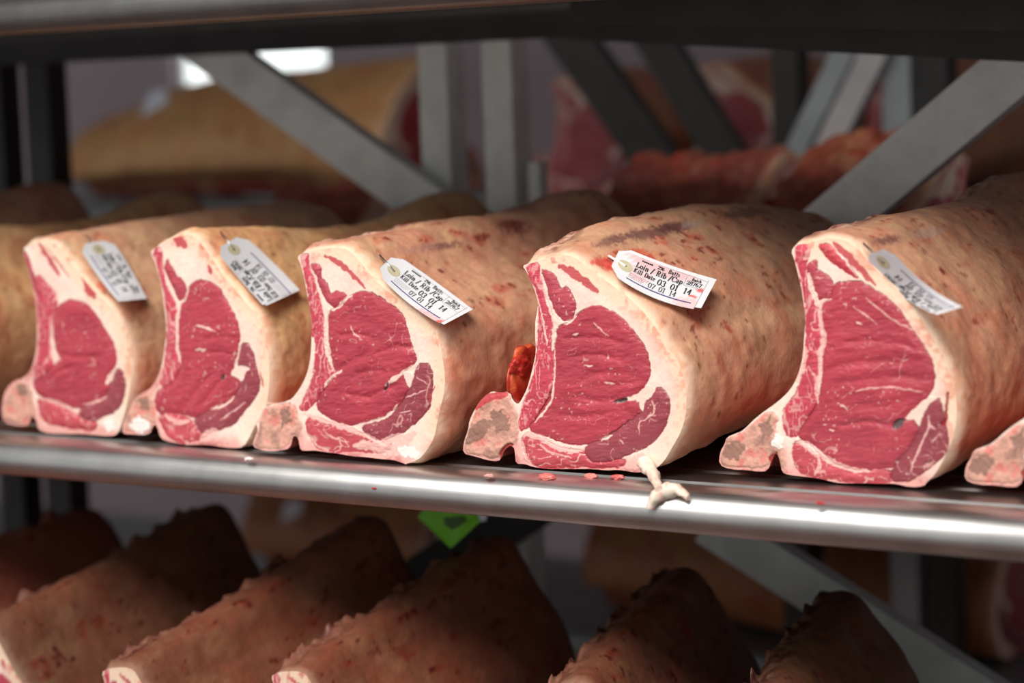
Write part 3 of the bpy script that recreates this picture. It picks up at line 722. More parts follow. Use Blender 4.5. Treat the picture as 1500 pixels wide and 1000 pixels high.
# neighbours cut by the frame
d6 = at(1417, 714, 1, 0.05)[0]-at(1057, 690, 1, 0.04)[0]
J6 = copy_tree(J5, 'beef joint cut off at the right border, only its sawn chine bone in view')
J6.location = (J5.location.x+d6, 0.05, 0.001)
J0 = copy_tree(J2, 'beef joint cut off at the left border, only its brown fat side in view')
J0.location = (J1.location.x-0.345, 0.03, 0.001)
JL = copy_tree(J5, 'beef joint beyond the left border, its dim rear end showing above the others')
JL.location = (J1.location.x-0.62, 0.05, 0.001)
bpy.context.view_layer.update()

# ------------------------------------------------------------------ tags pinned to the joints
def ell(cx, cy, rx, ry, a0, a1, n=14):
    return [(cx+rx*math.cos(math.radians(a0+(a1-a0)*k/n)), cy+ry*math.sin(math.radians(a0+(a1-a0)*k/n))) for k in range(n+1)]
def _sf(x, y, w=.16): return [(x-w, y), (x+w, y)]
GLY = {                                           # width, strokes: a thick and thin roman hand
 '0': (.56, [ell(.28, .5, .24, .5, 90, 450, 20)]), '1': (.44, [[(.22, 0), (.22, 1), (.06, .86)], _sf(.22, 0)]),
 '2': (.54, [ell(.26, .72, .21, .28, 170, -35)+[(.06, .03), (.50, .03), (.5, .14)]]), '3': (.54, [ell(.25, .74, .19, .26, 160, -90), ell(.25, .25, .22, .26, 90, -160)]),
 '4': (.56, [[(.38, 0), (.38, 1), (.04, .3), (.54, .3)], _sf(.38, 0, .12)]), '6': (.54, [ell(.42, .45, .35, .55, 95, 180, 8)+ell(.28, .28, .21, .28, 180, 540, 18)]),
 '7': (.5, [[(.04, .84), (.06, .98), (.48, .98), (.2, 0)]]), '8': (.54, [ell(.27, .75, .18, .25, 0, 360, 16), ell(.27, .26, .23, .26, 0, 360, 16)]),
 '9': (.54, [ell(.12, .55, .35, .55, -85, 0, 8)+ell(.26, .72, .21, .28, 0, 360, 18)]),
 'L': (.62, [[(.16, 0), (.16, 1)], _sf(.16, 1), [(.0, 0), (.56, 0), (.58, .22)]]), 'R': (.74, [[(.16, 0), (.16, 1)], _sf(.16, 0), [(0, 1), (.36, 1)]+ell(.36, .76, .2, .24, 90, -90, 10)+[(.16, .52)], [(.36, .52), (.6, 0), (.72, 0)]]),
 'K': (.74, [[(.16, 0), (.16, 1)], _sf(.16, 0), _sf(.16, 1), [(.6, 1), (.18, .45)], [(.3, .58), (.62, 0), (.74, 0)], _sf(.58, 1, .12)]), 'D': (.72, [[(.16, 0), (.16, 1)], [(0, 1), (.3, 1)]+ell(.3, .5, .36, .5, 90, -90, 12)+[(0, 0)]]),
 'C': (.68, [ell(.38, .5, .34, .5, 50, 310, 16), [(.62, .98), (.62, .72)]]), 'B': (.66, [[(.16, 0), (.16, 1)], [(0, 1), (.34, 1)]+ell(.34, .77, .18, .23, 90, -90, 9)+[(.16, .54)], [(.34, .54)]+ell(.36, .27, .22, .27, 90, -90, 9)+[(0, 0)]]),
 'o': (.5, [ell(.25, .32, .2, .32, 90, 450, 16)]), 'i': (.28, [[(.14, 0), (.14, .64), (.02, .62)], _sf(.14, 0, .12), [(.14, .84), (.14, .94)]]),
 'n': (.56, [[(.12, 0), (.12, .64), (0, .62)], _sf(.12, 0, .1), ell(.28, .42, .16, .22, 170, 0, 8)+[(.44, 0)], _sf(.44, 0, .1)]), 'b': (.54, [[(.12, 0), (.12, 1), (0, .98)], ell(.29, .32, .19, .31, 170, -170, 14)]),
 'a': (.48, [ell(.22, .48, .16, .16, 160, 0, 8)+[(.38, .04), (.46, .03)], ell(.2, .18, .16, .18, 60, 330, 12)]), 'p': (.54, [[(.12, -.3), (.12, .64), (0, .62)], _sf(.12, -.3, .1), ell(.29, .32, .19, .31, 170, -170, 14)]),
 'l': (.28, [[(.14, 0), (.14, 1), (.02, .98)], _sf(.14, 0, .12)]), 't': (.36, [[(.16, .86), (.16, .08), (.26, .0), (.34, .06)], [(.02, .62), (.32, .62)]]), 'e': (.46, [[(.06, .36), (.4, .36)]+ell(.24, .33, .18, .3, 10, 310, 14)]),
 'u': (.56, [[(0, .62), (.12, .64)]+[(.12, .2)]+ell(.27, .2, .15, .2, 180, 350, 8), [(.44, .64), (.44, 0), (.54, 0)]]), 's': (.4, [ell(.2, .47, .13, .16, 50, 250, 8)+ell(.2, .16, .15, .17, 70, -140, 8)]),
 'c': (.44, [ell(.25, .32, .19, .31, 50, 310, 12)]), 'h': (.56, [[(.12, 0), (.12, 1), (0, .98)], _sf(.12, 0, .1), ell(.28, .42, .16, .22, 170, 0, 8)+[(.44, 0)], _sf(.44, 0, .1)]),
 '/': (.44, [[(.02, -.1), (.4, 1.05)]]), '*': (.42, [[(.2, .2), (.2, .6)], [(.05, .3), (.35, .5)], [(.05, .5), (.35, .3)]]), '-': (.4, [[(.02, .3), (.38, .3)]]), ' ': (.32, [])}

def text_quads(txt, x, y, hgt, bold=.15, thin=.055, sx=1.0):
    """Strokes of a line of lettering as flat quads in the tag's own millimetres."""
    out = []
    for ch in txt:
        wd, strokes = GLY.get(ch, GLY['-'])
        for st in strokes:
            p = [np.array((x+a*hgt*sx, y+b*hgt)) for a, b in st]
            for a, b in zip(p[:-1], p[1:]):
                d = b-a; ln = np.linalg.norm(d)
                if ln < 1e-6: continue
                d /= ln; n = np.array((-d[1], d[0]))
                wv = hgt*(thin+(bold-thin)*abs(d[1])**1.3)/2
                a2, b2 = a-d*wv*.5, b+d*wv*.5
                out.append([a2-n*wv, b2-n*wv, b2+n*wv, a2+n*wv])
        x += (wd+.10)*hgt*sx
    return out

TW, TH = 80.0, 40.0                               # the tag, mm
def make_tag(label, body, quad, hole, pin, flip, sag=0.0, sagt=0.0, blood=None, plastic=False, bend=0.0, back=(1.0, 0.0), tilt=0.0):
    """quad: outline corners (pin top, pin bottom, far bottom, far top) where the photo shows them; the card lies on the joint's side."""
    dg = bpy.context.evaluated_depsgraph_get()
    bvh = BVHTree.FromObject(body, dg); mw = body.matrix_world; inv = mw.inverted()
    q = np.array(quad, float)
    def pix(u, v):                                # u along the tag 0..1, v from bottom 0 to top 1
        a = q[1]*(1-u)+q[2]*u; b = q[0]*(1-u)+q[3]*u
        p = a*(1-v)+b*v; k = 4*u*(1-u)
        return p+np.array((-.35, 1.0))*k*(sag*(1-v)+sagt*v)
    def hit(p):
        d = ray(*p)
        r = bvh.ray_cast(inv @ Vector(CAM), inv.to_3x3() @ Vector(d))
        return None if r[0] is None else (Vector(CAM)-mw @ r[0]).length
    A, T, UV = [], [], []
    for u in np.linspace(0, 1, 9):
        for v in np.linspace(0, 1, 5):
            t = hit(pix(u, v))
            if t is not None and t < 4.0: A.append([1, u, v, u*u]); T.append(t); UV.append((u, v))
    A, T = np.array(A), np.array(T)
    co = np.linalg.lstsq(A, T, rcond=None)[0]
    co = co+np.array((-tilt*.5, 0, tilt, 0))
    dev = T-A @ co
    off = -min(0, dev.min())+0.0042
    def pos(u, v, lift=0.0):
        t = co[0]+co[1]*u+co[2]*v+co[3]*u*u-off-lift-bend*max(0, u-0.4)**2
        return Vector(CAM+ray(*pix(u, v))*t)
    root = pos(0, .5)
    tg = empty('meat_tag', root, label, 'tag', 'dated paper tags pinned to the beef')
    def sheet(name, u0, u1, v0, v1, lift, cut, cols=None, nu=28, nv=12):
        vs, fs, cc = [], [], []
        for i in range(nu+1):
            for j in range(nv+1):
                u = u0+(u1-u0)*i/nu; f = j/nv
                c = cut*max(0, 1-(u-u0)*TW/9.0)          # chamfered pin end
                v = v0+(v1-v0)*(c+(1-2*c)*f)
                vs.append(pos(u, v, lift)-root)
                cc.append(cols(u, v) if cols else (0.83, 0.83, 0.84))
        n = len(vs)
        vs2 = [pos(u0+(u1-u0)*i/nu, v0+(v1-v0)*((cut*max(0, 1-((u1-u0)*i/nu)*TW/9.0))+(1-2*cut*max(0, 1-((u1-u0)*i/nu)*TW/9.0))*j/nv), lift-0.0004)-root for i in range(nu+1) for j in range(nv+1)]
        g = lambda i, j: i*(nv+1)+j
        for i in range(nu):
            for j in range(nv):
                fs.append((g(i, j), g(i+1, j), g(i+1, j+1), g(i, j+1)))
                fs.append((n+g(i, j), n+g(i, j+1), n+g(i+1, j+1), n+g(i+1, j)))
        rim = [g(i, 0) for i in range(nu+1)]+[g(nu, j) for j in range(1, nv+1)]+[g(i, nv) for i in range(nu-1, -1, -1)]+[g(0, j) for j in range(nv-1, 0, -1)]
        for k in range(len(rim)):
            a, b = rim[k], rim[(k+1) % len(rim)]
            fs.append((a, n+a, n+b, b))
        me = mesh_np(name, [tuple(p) for p in vs+vs2], fs, np.array(cc+cc), False)
        return link(name, me, tg, M_CARD)
    white = lambda u, v: (0.80, 0.80, 0.82)
    def bloody(u, v):
        c = np.array((0.80, 0.80, 0.82)); x, y = u*TW, v*TH
        for (bx, by, rx, ry, am, cl) in (blood or []):
            k = 1-math.sqrt(((x-bx)/rx)**2+((y-by)/ry)**2)+0.25*math.sin(x*.9+y*.7)*math.sin(y*1.3-x*.3)
            k = min(1, max(0, k*4))*am
            c = c*(1-k)+np.array(cl)*k
        return tuple(c)
    # the second card behind, then the printed one
    sheet('back_card', .0, back[0], back[1], 1.0 if back[1] < 0 else 1.0+back[1], 0.0, .22, white)
    sheet('front_card', .0, .97, 0.0, .97, 0.0012, .22, bloody if blood else white, 56, 32)
    def flat(name, quads, mat, lift=0.0019):
        vs, fs = [], []
        for qd in quads:
            b = len(vs)
            for p in qd:
                u, v = p[0]/TW, p[1]/TH
                if flip: u, v = 0.985-u+.06, 0.97-v
                vs.append(tuple(pos(u, v, lift)-root))
            fs.append(tuple(range(b, b+len(qd))))
        o = link(name, mesh_np(name, vs, fs, None, False), tg, mat)
        return o
    # eyelet: a ring-shaped reinforcement around the hole
    rr, hx, hy = 6.6, 10.0, 19.5
    ring = []
    for k in range(28):
        a0, a1 = 2*math.pi*k/28, 2*math.pi*(k+1)/28
        ring.append([(hx+1.3*math.cos(a0), hy+1.3*math.sin(a0)), (hx+rr*math.cos(a0), hy+rr*math.sin(a0)), (hx+rr*math.cos(a1), hy+rr*math.sin(a1)), (hx+1.3*math.cos(a1), hy+1.3*math.sin(a1))])
    keep = flip; flip = False
    flat('eyelet_patch', ring, M_EYELET, 0.0018)
    flat('hole', [[(hx+1.4*math.cos(2*math.pi*k/16), hy+1.4*math.sin(2*math.pi*k/16)) for k in range(16)]], M_INK, 0.0017)
    flip = keep
    X0 = 19.0 if not flip else 8.0
    sx = .78
    tq = text_quads('******', X0+2, 33.6, 4.0, .2, .16, sx)+text_quads('296', X0+16, 33.2, 4.0, .15, .055, sx)+text_quads('Butts', X0+25.5, 32.8, 4.6, .15, .055, sx)
    tq += text_quads('Loin / Rib /Cap', X0-1, 25.2, 6.2, .15, .05, sx)+text_quads('Kill Date', X0-1, 18.2, 5.2, .15, .05, sx)
    for k, (a, b) in enumerate((('03', '07'), ('01', '01'), ('14', '14'))):
        tq += text_quads(a, X0+21+k*11.5, 16.0, 6.6, .15, .05, .86)+text_quads(b, X0+15+k*9.5, 8.9, 5.8, .12, .045, .86)
    tq += text_quads('28767', X0+43, 27.2, 4.6, .16, .05, .9)+text_quads('Batch', X0+46, 32.8, 3.4, .18, .06, .8)
    flat('printed_text', tq, M_INK)
    flat('ruled_line', [[(X0-4+a*58/20, 6.2), (X0-4+(a+1)*58/20, 6.2), (X0-4+(a+1)*58/20, 7.3), (X0-4+a*58/20, 7.3)] for a in range(20)], M_BLUE)
    fr = [[(X0+41, 25.4), (X0+58, 25.4), (X0+58, 25.7), (X0+41, 25.7)], [(X0+41, 25.4), (X0+41.3, 25.4), (X0+41.3, 36.6), (X0+41, 36.6)], [(X0+1, 37.4), (X0+58, 36.4), (X0+58, 36.7), (X0+1, 37.7)]]
    flat('ruled_box', fr, M_FAINT)
    sp = []
    for r in range(4):
        x = X0-3.0
        while x < X0+14-r*1.5:
            l = random.uniform(1.0, 2.6); y = 14.6-r*1.7
            sp.append([(x, y), (x+l, y), (x+l, y+.55), (x, y+.55)]); x += l+.7
    flat('small_print', sp, M_REDINK if plastic else M_FAINT)
    # pin
    p0 = pos(hx/TW, hy/TH, 0.003)
    dpin = hit(pin); d0 = (p0-Vector(CAM)).length
    p1 = Vector(CAM+ray(*pin)*min((dpin if dpin else d0)-0.001, d0+0.02))
    ax = (p1-p0).normalized(); nrm = Vector((0, 0, 1)).cross(ax).normalized(); bn = ax.cross(nrm)
    r = 0.0016 if plastic else 0.0011
    vs, fs = [], []
    for p in (p0-ax*0.001, p1-ax*0.003):
        for k in range(10):
            a = 2*math.pi*k/10; vs.append(tuple(p+nrm*r*math.cos(a)+bn*r*math.sin(a)-root))
    for k in range(10): fs.append((k, (k+1) % 10, 10+(k+1) % 10, 10+k))
    fs += [tuple(range(10))[::-1], tuple(range(10, 20))]
    link('pin', mesh_np('pin', vs, fs), tg, M_PINW if plastic else M_PIN)
    return tg

def cover(j): return [c for c in j.children if c.name.startswith('fat_cover')][0]
RED1, RED2 = (0.80, 0.50, 0.50), (0.78, 0.10, 0.09)
make_tag('upright-printed tag stained pink with a white pin, on the joint with torn red flesh', cover(J4), [(909, 362), (892, 397), (1020, 453), (1043, 410)], (916, 385), (889, 373), False, 9, 3,
         [(38, 36, 34, 11, .85, RED1), (22, 20, 14, 9, .6, RED1), (74, 4, 17, 10, .7, RED1), (76, 24, 5, 3, .9, RED2), (72, 15, 4, 2, .9, RED2), (31, 20, 2.4, 1.6, .8, RED2)], True, .06, (1.04, .06))
make_tag('upright-printed white tag with a red smear along its lower end, third tag from the left', cover(J3), [(578, 372), (551, 398), (647, 475), (689, 452)], (575, 390), (554, 371), False, 6, -1,
         [(72, 1, 24, 7, .85, RED1), (78, 1, 6, 5, .8, RED2)], False, .05, (1.02, .03))
make_tag('clean white tag hanging upside down on the second joint from the left', cover(J2), [(352, 344), (315, 366), (387, 449), (436, 426)], (338, 353), (321, 337), True, 1, -2, None, False, .05, (1.0, .06), .015)
make_tag('white tag hanging upside down and curling at its end on the rightmost joint', cover(J5), [(1300, 362), (1264, 378), (1368, 460), (1405, 448)], (1284, 372), (1262, 354), True, 8, 8, None, False, .08, (1.03, .05), .035)
make_tag('blurred white tag with its line along the left edge, leftmost of the five', cover(J1), [(163, 350), (114, 359), (172, 440), (214, 435)], (139, 357), (124, 342), False, 3, -2, None, False, .05, (1.02, .0), .015)

# blood spots and dried patches on the fat covers
def spots(j, lst):
    body = cover(j); me = body.data; mw = body.matrix_world; inv = mw.inverted()
    bvh = BVHTree.FromObject(body, bpy.context.evaluated_depsgraph_get())
    n = len(me.vertices); v = np.empty(n*3); me.vertices.foreach_get('co', v); v = v.reshape(-1, 3)
    at_ = me.color_attributes['col']; c = np.empty(n*4); at_.data.foreach_get('color', c); c = c.reshape(-1, 4)
    wob = 1+0.7*fbm(v*260, 2, 77)
    for px, py, r, ly, lz, cl, am in lst:
        h = bvh.ray_cast(inv @ Vector(CAM), inv.to_3x3() @ Vector(ray(px, py)))
        if h[0] is None: continue
        d = (v-np.array(h[0]))/np.array((1, ly, lz))
        k = sstep(1.0, 0.45, np.sqrt((d*d).sum(1))/(r*wob))*am
        c[:, :3] = c[:, :3]*(1-k[:, None])+srgb(*cl)*k[:, None]
    at_.data.foreach_set('color', c.ravel())
DR, BR, PU = (112, 28, 30), (196, 44, 40), (112, 72, 70)
spots(J5, [(1380, 396, .007, 1, 1.2, DR, .9), (1384, 420, .003, 1, 6, (160, 40, 40), .8), (1322, 405, .005, 1, 1, (160, 44, 44), .8), (1436, 440, .003, 1, 6, (150, 50, 46), .7), (1428, 425, .003, 1, 4, (150, 50, 46), .6), (1450, 310, .008, 2, 1, (160, 36, 38), .8), (1300, 352, .01, 4, .6, PU, .8), (1360, 340, .012, 4, .6, (196, 160, 146), .7), (1430, 540, .014, 1, 3, (176, 84, 70), .5), (1412, 650, .010, 1, 2, (186, 80, 64), .6)])
spots(J4, [(1027, 368, .006, 1, 1.5, DR, .85), (986, 386, .004, 1, 2, DR, .9), (994, 383, .004, 1, 2.4, DR, .9), (1056, 379, .006, 2, 1, DR, .75), (1066, 480, .010, 1, 1.4, (170, 52, 44), .75), (1056, 530, .012, 1, 2, (178, 92, 70), .6), (1030, 520, .003, 1, 2, DR, .8), (1024, 535, .003, 1, 2, DR, .8), (1053, 606, .004, 1, 1.5, DR, .8), (1120, 500, .003, 1, 2, DR, .7),
  (932, 372, .011, 2, 1, (210, 74, 58), .8), (948, 378, .009, 2, 1, BR, .75), (880, 384, .010, 1.4, 1, BR, .8), (893, 391, .009, 1.4, 1, BR, .8), (870, 385, .007, 1, 1, (214, 80, 70), .7), (900, 352, .014, 4, .7, PU, .75), (950, 342, .016, 5, .7, PU, .8), (990, 333, .014, 4, .7, (104, 62, 62), .85), (1015, 328, .010, 3, .7, (196, 168, 156), .6), (1090, 312, .016, 5, .7, PU, .7), (1110, 440, .004, 1, 3, (120, 50, 44), .7), (1040, 640, .010, 2, 1, (204, 96, 80), .5)])
spots(J3, [(646, 397, .005, 1, 1, DR, .85), (626, 384, .003, 1, 1, DR, .8), (667, 411, .004, 1, 1, DR, .8), (690, 440, .007, 1, 1, (110, 50, 44), .7), (640, 361, .010, 6, .6, PU, .75), (610, 365, .010, 6, .6, (196, 140, 122), .7), (750, 330, .020, 2.2, 1, (120, 54, 48), .85), (775, 322, .012, 2, 1, (206, 150, 130), .6), (660, 540, .014, 1, 2.4, (224, 128, 98), .6), (655, 600, .014, 1, 1.6, (226, 150, 120), .6), (650, 470, .010, 1, 1.5, (196, 100, 70), .6), (765, 470, .010, 1, 2, (196, 96, 74), .5)])
spots(J2, [(430, 390, .004, 1, 1, DR, .7), (400, 372, .004, 1, 1, DR, .7), (505, 345, .008, 3, 1, (190, 90, 70), .5), (545, 342, .020, .5, 3, (150, 108, 78), .6), (600, 330, .012, 2, 1, (190, 90, 70), .6), (392, 470, .010, 1, 1.5, (214, 130, 90), .5)])
spots(J1, [(150, 420, .012, 1, 1.4, (218, 110, 88), .8), (152, 428, .005, 1, 1, DR, .6), (205, 470, .005, 1, 3, (150, 96, 66), .5)])

# ------------------------------------------------------------------ scraps on the rail
M_SCRAP = attr_mat('fat_scrap', 0.5, 0.4)
def strip(name, pix, yv, wid, thick, col, parent=None, seed=1):
    """A soft ribbon of fat laid along points given on the rail (photo pixel and depth)."""
    pts = [Vector(at(px, py, 1, yy)) for (px, py), yy in zip(pix, yv)]
    for p, rr in zip(pts, wid):
        if p.y > -.06 and p.z < rr+.002: p.z = rr+.002
    base = pts[0].copy() if parent is None else parent.matrix_world.translation
    c = bpy.data.curves.new(name, 'CURVE'); c.dimensions = '3D'; sp = c.splines.new('NURBS'); sp.points.add(len(pts)-1)
    for i, p in enumerate(pts): sp.points[i].co = (*(p-base), 1); sp.points[i].radius = wid[i]
    sp.use_endpoint_u = True; sp.order_u = 3; c.bevel_depth = 1.0; c.bevel_resolution = 3; c.resolution_u = 6; c.use_fill_caps = True
    o = bpy.data.objects.new('tmp', c); COL.objects.link(o)
    me = bpy.data.meshes.new_from_object(o.evaluated_get(bpy.context.evaluated_depsgraph_get()))
    bpy.data.objects.remove(o)
    v = np.array([x.co[:] for x in me.vertices])
    n = fbm(v*180, 3, seed); v = v+np.stack([fbm(v*140+9, 2, seed+1), 0*n, fbm(v*140+3, 2, seed+2)], 1)*thick
    me2 = mesh_np(name, v, [tuple(p.vertices) for p in me.polygons], mixc(np.tile(col, (len(v), 1)), srgb(228, 160, 140), sstep(0.0, 0.4, n)*0.6))
    o = link(name, me2, parent, M_SCRAP)
    if parent is None: o.location = base
    return o
tag(strip('fat_scrap', [(951, 747), (955, 733), (966, 724), (980, 717), (998, 718), (1009, 729)], [-.085, -.082, -.078, -.072, -.072, -.08], [.004, .0075, .008, .008, .006, .003], .003, srgb(236, 222, 204), None, 5),
    'curled cream fat scrap lying on the rail below the joint with torn red flesh', 'meat scrap')
strip('hanging_fat', [(944, 676), (952, 688), (958, 700), (966, 716)], [-.004, -.012, -.03, -.084], [.009, .0075, .007, .004], .003, srgb(244, 226, 204), J4, 8)
# torn flesh on the rib side of the fourth joint
def lump(name, parent, cen, rad, col1, col2, seed, amp=0.35, mat=None):
    bm = bmesh.new(); bmesh.ops.create_icosphere(bm, subdivisions=4, radius=1.0)
    me = bpy.data.meshes.new(name); bm.to_mesh(me); bm.free()
    v = np.array([x.co[:] for x in me.vertices])
    n = fbm(v*1.7+seed, 4, seed); v2 = v*(1+amp*n)[:, None]*np.array(rad)
    c = mixc(np.tile(col1, (len(v), 1)), col2, sstep(-0.2, 0.35, fbm(v*2.6, 3, seed+3)))
    me2 = mesh_np(name, v2+np.array(cen), [tuple(p.vertices) for p in me.polygons], c)
    return link(name, me2, parent, mat or M_MUSCLE)
t = at(769, 556, 1, 0.035)-np.array(J4.location)
lump('torn_flesh', J4, t, (.0075, .035, .044), srgb(176, 36, 26), srgb(222, 96, 56), 3, .3)
t = at(762, 536, 1, 0.02)-np.array(J4.location)
lump('torn_flesh', J4, t, (.008, .02, .013), srgb(186, 34, 28), srgb(206, 70, 50), 5, .5)
# crumbs
for (px, py), r, cl, lb in (((802, 699), .008, (214, 110, 104), 'flat pink meat crumb on the rail, left below the joint with torn flesh'), ((867, 697), .006, (226, 130, 118), 'pink meat crumb on the rail below the middle of the torn-flesh joint'),
                        ((905, 699), .006, (206, 96, 92), 'pink meat crumb on the rail nearest the curled fat scrap'), ((1202, 737), .0035, (190, 46, 44), 'tiny bright red crumb stuck to the front of the rail at right'),
                        ((548, 715), .0025, (170, 50, 44), 'tiny dark red crumb stuck to the front of the rail at centre'), ((716, 697), .005, (205, 150, 140), 'pale crumb on the rail left of the split chine bone'), ((365, 672), .005, (232, 220, 214), 'small white fat crumb on the rail below the second joint')):
    y0 = -0.045 if r > .004 else -0.078
    p = at(px, py, 1, y0)
    if r > .004: p = at(px, py, 2, 0.001)
    o = lump('meat_crumb', None, (0, 0, 0), (r*1.3, r*.8, r*.55), srgb(*cl), srgb(*cl)*1.15, int(px), .5)
    o.location = p; tag(o, lb, 'meat scrap')

# ------------------------------------------------------------------ joints on the lower shelf
LZ = SHELF_Z[2]+0.001
def low_joint(label, spec, front, back, yb, seed, tint, src_yf=0.0, **kw):  # tint darkens the meat: lower-shelf shade painted into its colour
    f = at(front[0], front[1], 2, LZ+0.235); bk = at(back[0], back[1], 1, f[1]+yb)
    L = yb+0.035; lift = bk[2]-f[2]
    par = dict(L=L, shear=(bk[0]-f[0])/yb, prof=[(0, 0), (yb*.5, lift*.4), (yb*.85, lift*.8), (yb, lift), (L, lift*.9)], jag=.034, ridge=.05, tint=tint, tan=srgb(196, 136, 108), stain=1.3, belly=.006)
    j = joint(label, spec, src_yf, par, seed, .0028, 'beef joints on the lower shelf', True, 220, 90)
    q = spec['outer'][0]; r0 = at(q[0], q[1], 1, src_yf)[0]-j.location.x
    xs = kw.get('xs', .84); j.scale = (xs, 1, 1)
    j.location = (f[0]-r0*xs, f[1], LZ)
    return j
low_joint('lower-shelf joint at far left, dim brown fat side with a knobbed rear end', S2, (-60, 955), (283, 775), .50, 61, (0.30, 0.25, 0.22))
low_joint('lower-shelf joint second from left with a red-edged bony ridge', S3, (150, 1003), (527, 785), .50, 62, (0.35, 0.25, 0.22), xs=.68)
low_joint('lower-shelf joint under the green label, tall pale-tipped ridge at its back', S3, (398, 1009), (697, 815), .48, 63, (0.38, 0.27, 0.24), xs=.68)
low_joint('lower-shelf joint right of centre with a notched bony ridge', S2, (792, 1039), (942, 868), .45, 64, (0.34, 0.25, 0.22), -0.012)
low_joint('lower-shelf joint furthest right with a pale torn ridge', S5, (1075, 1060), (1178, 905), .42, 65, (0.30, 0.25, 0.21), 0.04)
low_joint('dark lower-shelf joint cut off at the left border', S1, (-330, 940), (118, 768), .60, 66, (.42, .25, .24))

# ------------------------------------------------------------------ what stands behind the rack
BY = 1.75
far = empty('far_rack', (0, BY, FLOOR_Z), 'far steel rack beyond the braces carrying more beef', 'rack')
def fpart(name, me, mat):
    for v in me.vertices: v.co.y -= BY; v.co.z -= FLOOR_Z
    return link(name, me, far, mat)
zs = at(360, 297, 1, BY+0.02)[2]
M_FARM = metal_mat('far_steel', (0.34, 0.36, 0.37), 0.5, 0.4)
for zt in (zs, zs-0.87, zs+0.75):
    fpart('front_rail', profile_x('front_rail', rail_profile(zt, BY-0.06), -4.2, 2.4), M_FARM)
    fpart('shelf_board', box_mesh('shelf_board', -4.2, 2.4, BY, BY+0.62, zt-0.02, zt-0.002), M_FARM)
for px in (1130, 1292, 1345):
    q = at(px, 160, 1, BY-0.1)
    fpart('upright', box_mesh('upright', q[0], q[0]+0.055, BY-0.1, BY-0.05, FLOOR_Z, 1.5, .002), M_FARM if px == 1292 else M_DARK)
M_FARML = metal_mat('far_brace_steel', (0.5, 0.47, 0.47), 0.5, 0.2)
for a, b, wd, m in (((812, 30), (1010, 310), .09, M_DARK), ((938, 30), (1110, 310), .075, M_DARK), ((1240, 70), (1140, 280), .05, M_FARM), ((1285, 60), (1185, 260), .055, M_FARML)):  # dark pair: unlit backs painted in as dark steel
    fpart('diagonal_brace', bar_between('diagonal_brace', at(*a, 1, BY-0.13), at(*b, 1, BY-0.13), wd, 0.03), m)

def mirror(spec):
    ox = [(1500-a, b) for a, b in spec['outer']]; ix = [(1500-a, b) for a, b in spec['inner']]
    return ox, ix
def side_joint(label, spec, pxl, pxr, ytop, ybot, yc, seed, tint, zrest, flip=False, **kw):
    """A joint lying along the rack, its fat side to the viewer."""
    a = at(pxl, ybot, 1, yc); b = at(pxr, ybot, 1, yc); L = b[0]-a[0]
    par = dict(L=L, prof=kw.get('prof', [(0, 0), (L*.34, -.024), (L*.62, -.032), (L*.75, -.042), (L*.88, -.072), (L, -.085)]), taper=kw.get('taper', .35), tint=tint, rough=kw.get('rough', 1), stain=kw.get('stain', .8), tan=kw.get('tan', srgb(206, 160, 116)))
    j = joint(label, spec, 0.0, par, seed, .0028, 'beef joints on the far rack', True, 200, 80)
    # mirror the meshes in x so that the fat side turns towards the viewer once the joint is turned a quarter
    for ch in j.children:
        me = ch.data
        for v in me.vertices: v.co.x = -v.co.x
        me.flip_normals()
    h = at(pxr, ytop, 1, yc)[2]-zrest
    j.rotation_euler = (0, 0, math.radians(90)); k = h/0.24; j.scale = (k, 1, k)
    j.location = (b[0], yc+0.10*k, zrest)
    return j
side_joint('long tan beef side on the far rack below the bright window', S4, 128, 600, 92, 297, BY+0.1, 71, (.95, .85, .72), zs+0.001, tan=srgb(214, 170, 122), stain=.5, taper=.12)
def far_copy(src, label, px, py, y, z, sc, rz=0.0):
    c = copy_tree(src, label, 'beef joints on the far rack'); p = at(px, py, 1, y)
    c.location = (p[0], y, z); c.scale = (sc, sc, sc); c.rotation_euler = (0, 0, rz); return c
def shaded_joint(label, spec, px, y, seed):  # dimness of the far rack painted into the meat through tint
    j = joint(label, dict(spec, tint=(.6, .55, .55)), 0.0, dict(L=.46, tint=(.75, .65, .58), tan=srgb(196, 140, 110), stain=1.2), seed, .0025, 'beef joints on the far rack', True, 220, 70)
    j.location = (at(px, 200, 1, y)[0], y, zs+0.001); return j
shaded_joint('blurred joint on the far rack right of the paired uprights, dull red face', S4, 832, BY+0.20, 91)
shaded_joint('blurred dark red joint on the far rack between the dark and pale slanting braces', S3, 1050, BY+0.22, 92)
shaded_joint('dark blurred joint on the far rack near the upper right corner', S2, 1300, BY+0.2, 93)
rpart('rear_shelf', box_mesh('rear_shelf', RX0, RX1, 0.84, 1.50, -0.022, 0.0), M_DARK)
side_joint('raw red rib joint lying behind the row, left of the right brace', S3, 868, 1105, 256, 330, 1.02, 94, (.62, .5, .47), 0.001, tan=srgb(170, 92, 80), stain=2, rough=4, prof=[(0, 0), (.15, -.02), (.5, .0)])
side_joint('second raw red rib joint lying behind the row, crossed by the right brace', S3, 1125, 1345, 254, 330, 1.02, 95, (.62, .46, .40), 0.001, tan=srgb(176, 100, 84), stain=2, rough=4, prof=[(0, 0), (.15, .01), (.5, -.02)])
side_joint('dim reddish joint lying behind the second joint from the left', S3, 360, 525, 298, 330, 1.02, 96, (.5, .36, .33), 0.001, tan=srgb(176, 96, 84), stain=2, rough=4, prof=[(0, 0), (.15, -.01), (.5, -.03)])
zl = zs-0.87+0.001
side_joint('brown beef side on the low far shelf left of the green label, bearing a tag', S4, 375, 640, 700, 815, BY+0.1, 81, (.62, .46, .38), zl, prof=[(0, 0), (.5, .01)])
